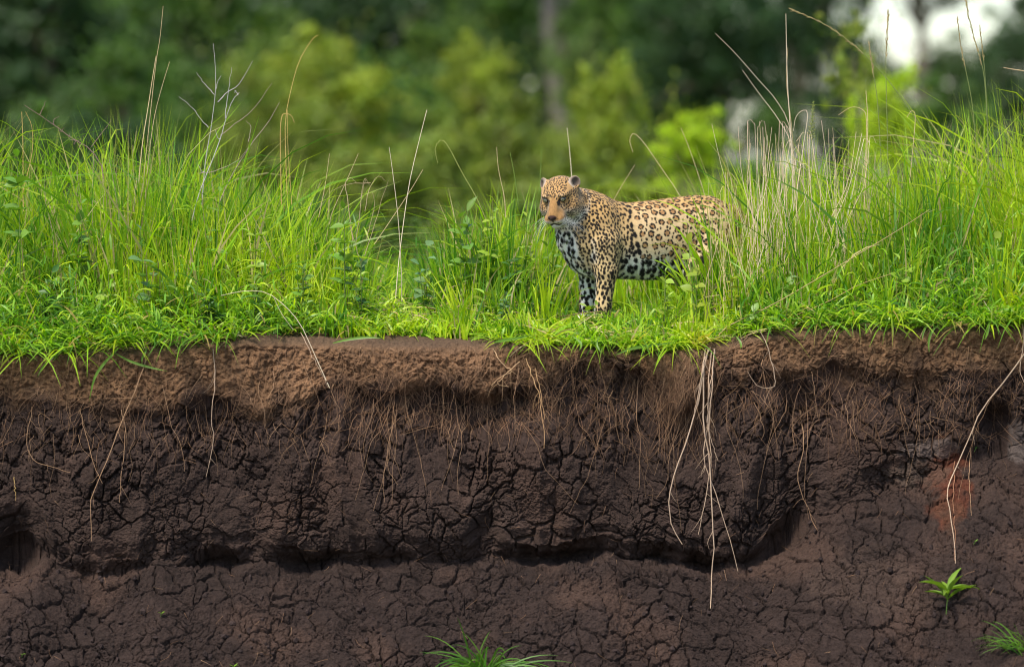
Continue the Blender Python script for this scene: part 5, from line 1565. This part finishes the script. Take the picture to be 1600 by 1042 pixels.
for a in [
    ('very dark tree filling the upper corner beside the tall hooked stalk', 60, 60, 190, 190, 52, DK, 1, 90),
    ('dark green tree above the forked twigs', 300, 40, 170, 170, 56, GR, 0, 330),
    ('dark tree with low shaded crown over the pale olive bush', 560, 40, 190, 150, 60, DK, 3, 640),
    ('green tree overhanging just before the grey trunk', 760, 10, 130, 110, 62, GR, 2, 700),
    ('green tree hanging beside the grey trunk', 960, 40, 110, 140, 58, GR, 1, 1000),
    ('very dark tree over the leopard back', 1120, 70, 160, 170, 54, DK, 3, 1130),
    ('dark tree between the lime bush and the slender sapling', 1250, 60, 110, 130, 60, DK, 0, 1260),
    ('dark olive tree under the bright sky gap', 1480, 230, 130, 130, 48, GR, 2, 1480),
    ('dark green tree reaching out of the picture by the tall seed stalks', 1620, 150, 120, 160, 56, DK, 1, 1640)]:
    lab, px, py, rx, ry, Y, ti, cr, bpx = a
    woody('tree', lab, px, py, rx, ry, Y, ti, CROWNS[cr], .16, 0, G2, 'tree', bpx, 1)
for n_, (px, py, rx, ry, Y, cr) in enumerate([(-40, 180, 200, 260, 82, 0), (180, 160, 220, 260, 90, 1), (420, 150, 220, 260, 86, 2), (660, 150, 220, 260, 92, 3), (880, 140, 200, 250, 88, 0), (1060, 120, 150, 230, 84, 1),
                                            (1200, 20, 130, 130, 90, 2), (1330, 130, 90, 190, 88, 3), (1500, 160, 130, 120, 86, 1), (1660, 110, 130, 210, 90, 2), (1440, -60, 150, 70, 80, 0)]):
    lab = ['dense far tree behind the corner of dark foliage', 'dense far tree behind the hooked twig', 'dense far tree behind the forked bare twigs', 'dense far tree behind the crossed stalks', 'dense far tree behind the grey trunk',
           'dense far tree behind the leopard back', 'far tree crown hanging over the dry straw', 'far tree beside the bright sky gap', 'far tree below the bright sky gap', 'far tree at the edge behind tall seed stalks', 'far crown hanging over the bright sky gap'][n_]
    woody('tree', lab, px, py, rx, ry, Y, (.028, .052, .015) if n_ % 2 else (.038, .066, .016), CROWNS[cr], .2, 0, G3, 'tree', None, 1)
# a far wood closing the view on the left, one mass
def far_wood(n, seed):
    rng = np.random.default_rng(seed)
    x = np.where(rng.random(n) < .7, rng.uniform(-60, 7.2, n), rng.uniform(19, 50, n)); y = rng.uniform(112, 130, n); z = rng.uniform(0, 12, n) * (1 - .5 * sstep(5.2, 7.2, x) * (x < 10))
    P = np.stack([x, y, z], 1)
    a = rng.normal(0, 1, (n, 3)); a /= np.linalg.norm(a, axis=1)[:, None]
    b_ = np.cross(a, rng.normal(0, 1, (n, 3))); b_ /= np.linalg.norm(b_, axis=1)[:, None]
    s = rng.uniform(.15, .4, (n, 1))
    V = np.stack([P - a * s, P + b_ * s * .6, P + a * s, P - b_ * s * .6], 1)
    c = np.array([.04, .07, .018]) * rng.uniform(.5, 1.5, (n, 1)) * (1 + .5 * fbm(x * .4, z * .4, 2, 2))[:, None]
    tag(mesh_np('far_wood', V, np.arange(4 * n).reshape(-1, 4), mat=M_GRASS, col=np.repeat(c, 4, 0)), 'dark far woodland closing the view behind the trees', 'woodland', kind='stuff')
far_wood(60000, 9)
# the leaning grey trunk
k = (58 - CAM_Y) / FPX
base = at(884, 330, 58); gz = float(ground_z(np.clip(base.x, -8, 8), 58))
t = thing('tree', (base.x, 58, gz), 'tree with a bare leaning grey brown trunk behind the bushes', 'tree')
pts = [np.array(at(px, py, 58)) - np.array([base.x, 58, gz]) for px, py in ((888, 420), (884, 250), (876, 180), (868, 100), (862, 40), (864, -40), (872, -140))]
v, q = merge([tube(smooth_path(pts, 24), np.linspace(.22, .17, 24), 10), tube(smooth_path([pts[4], pts[4] + np.array([.5, .1, .7]), pts[4] + np.array([1.3, 0, 2.0])], 8), np.linspace(.11, .06, 8), 7),
              tube(smooth_path([pts[5], pts[5] + np.array([-.5, .1, .9]), pts[5] + np.array([-1.0, 0, 2.4])], 8), np.linspace(.11, .05, 8), 7)])
mesh_np('trunk', v, q, mat=flat_material('grey_bark', (.14, .115, .10), .9, grain=6, amount=.4, bump=.02), parent=t)
o = link('crown', CROWNS[1][0], t); o.location = tuple(pts[6] + np.array([.2, 0, 1.9])); o.scale = (3.2, 2.6, 1.9); o.color = (*GR, 1)
woody('tree', 'open leafed far tree breaking up the sky gap near the photo corner', 1560, 70, 90, 90, 64, (.06, .10, .02), OPEN[0], .1, 0, G3, 'tree', 1590, 1)
woody('tree', 'open leafed far tree before the pale patches over the dry straw', 1210, 190, 80, 90, 60, (.05, .10, .02), OPEN[1], .08, 0, G3, 'tree', 1215, 1)
woody('tree', 'open leafed tree left of the tallest upright straw', 1160, 205, 60, 75, 45, (.04, .08, .018), OPEN[0], .06, 0, G3, 'tree', 1150, 1)
woody('tree', 'open leafed tree right of the tallest upright straw', 1275, 195, 60, 80, 48, (.04, .08, .018), OPEN[1], .06, 0, G3, 'tree', 1280, 1)
woody('tree', 'open leafed tree with foliage before the leaning grey trunk', 880, 70, 70, 90, 50, (.07, .12, .02), OPEN[1], .05, 0, G3, 'tree', 905, 1)
# sapling with spaced leaf sprays, less out of focus
woody('sapling', 'slender yellow green sapling with spaced leaf sprays beside the sky gap', 1335, 95, 58, 115, 13, (.20, .25, .03), OPEN[1], .012, 0, None, 'sapling', 1360, 1)
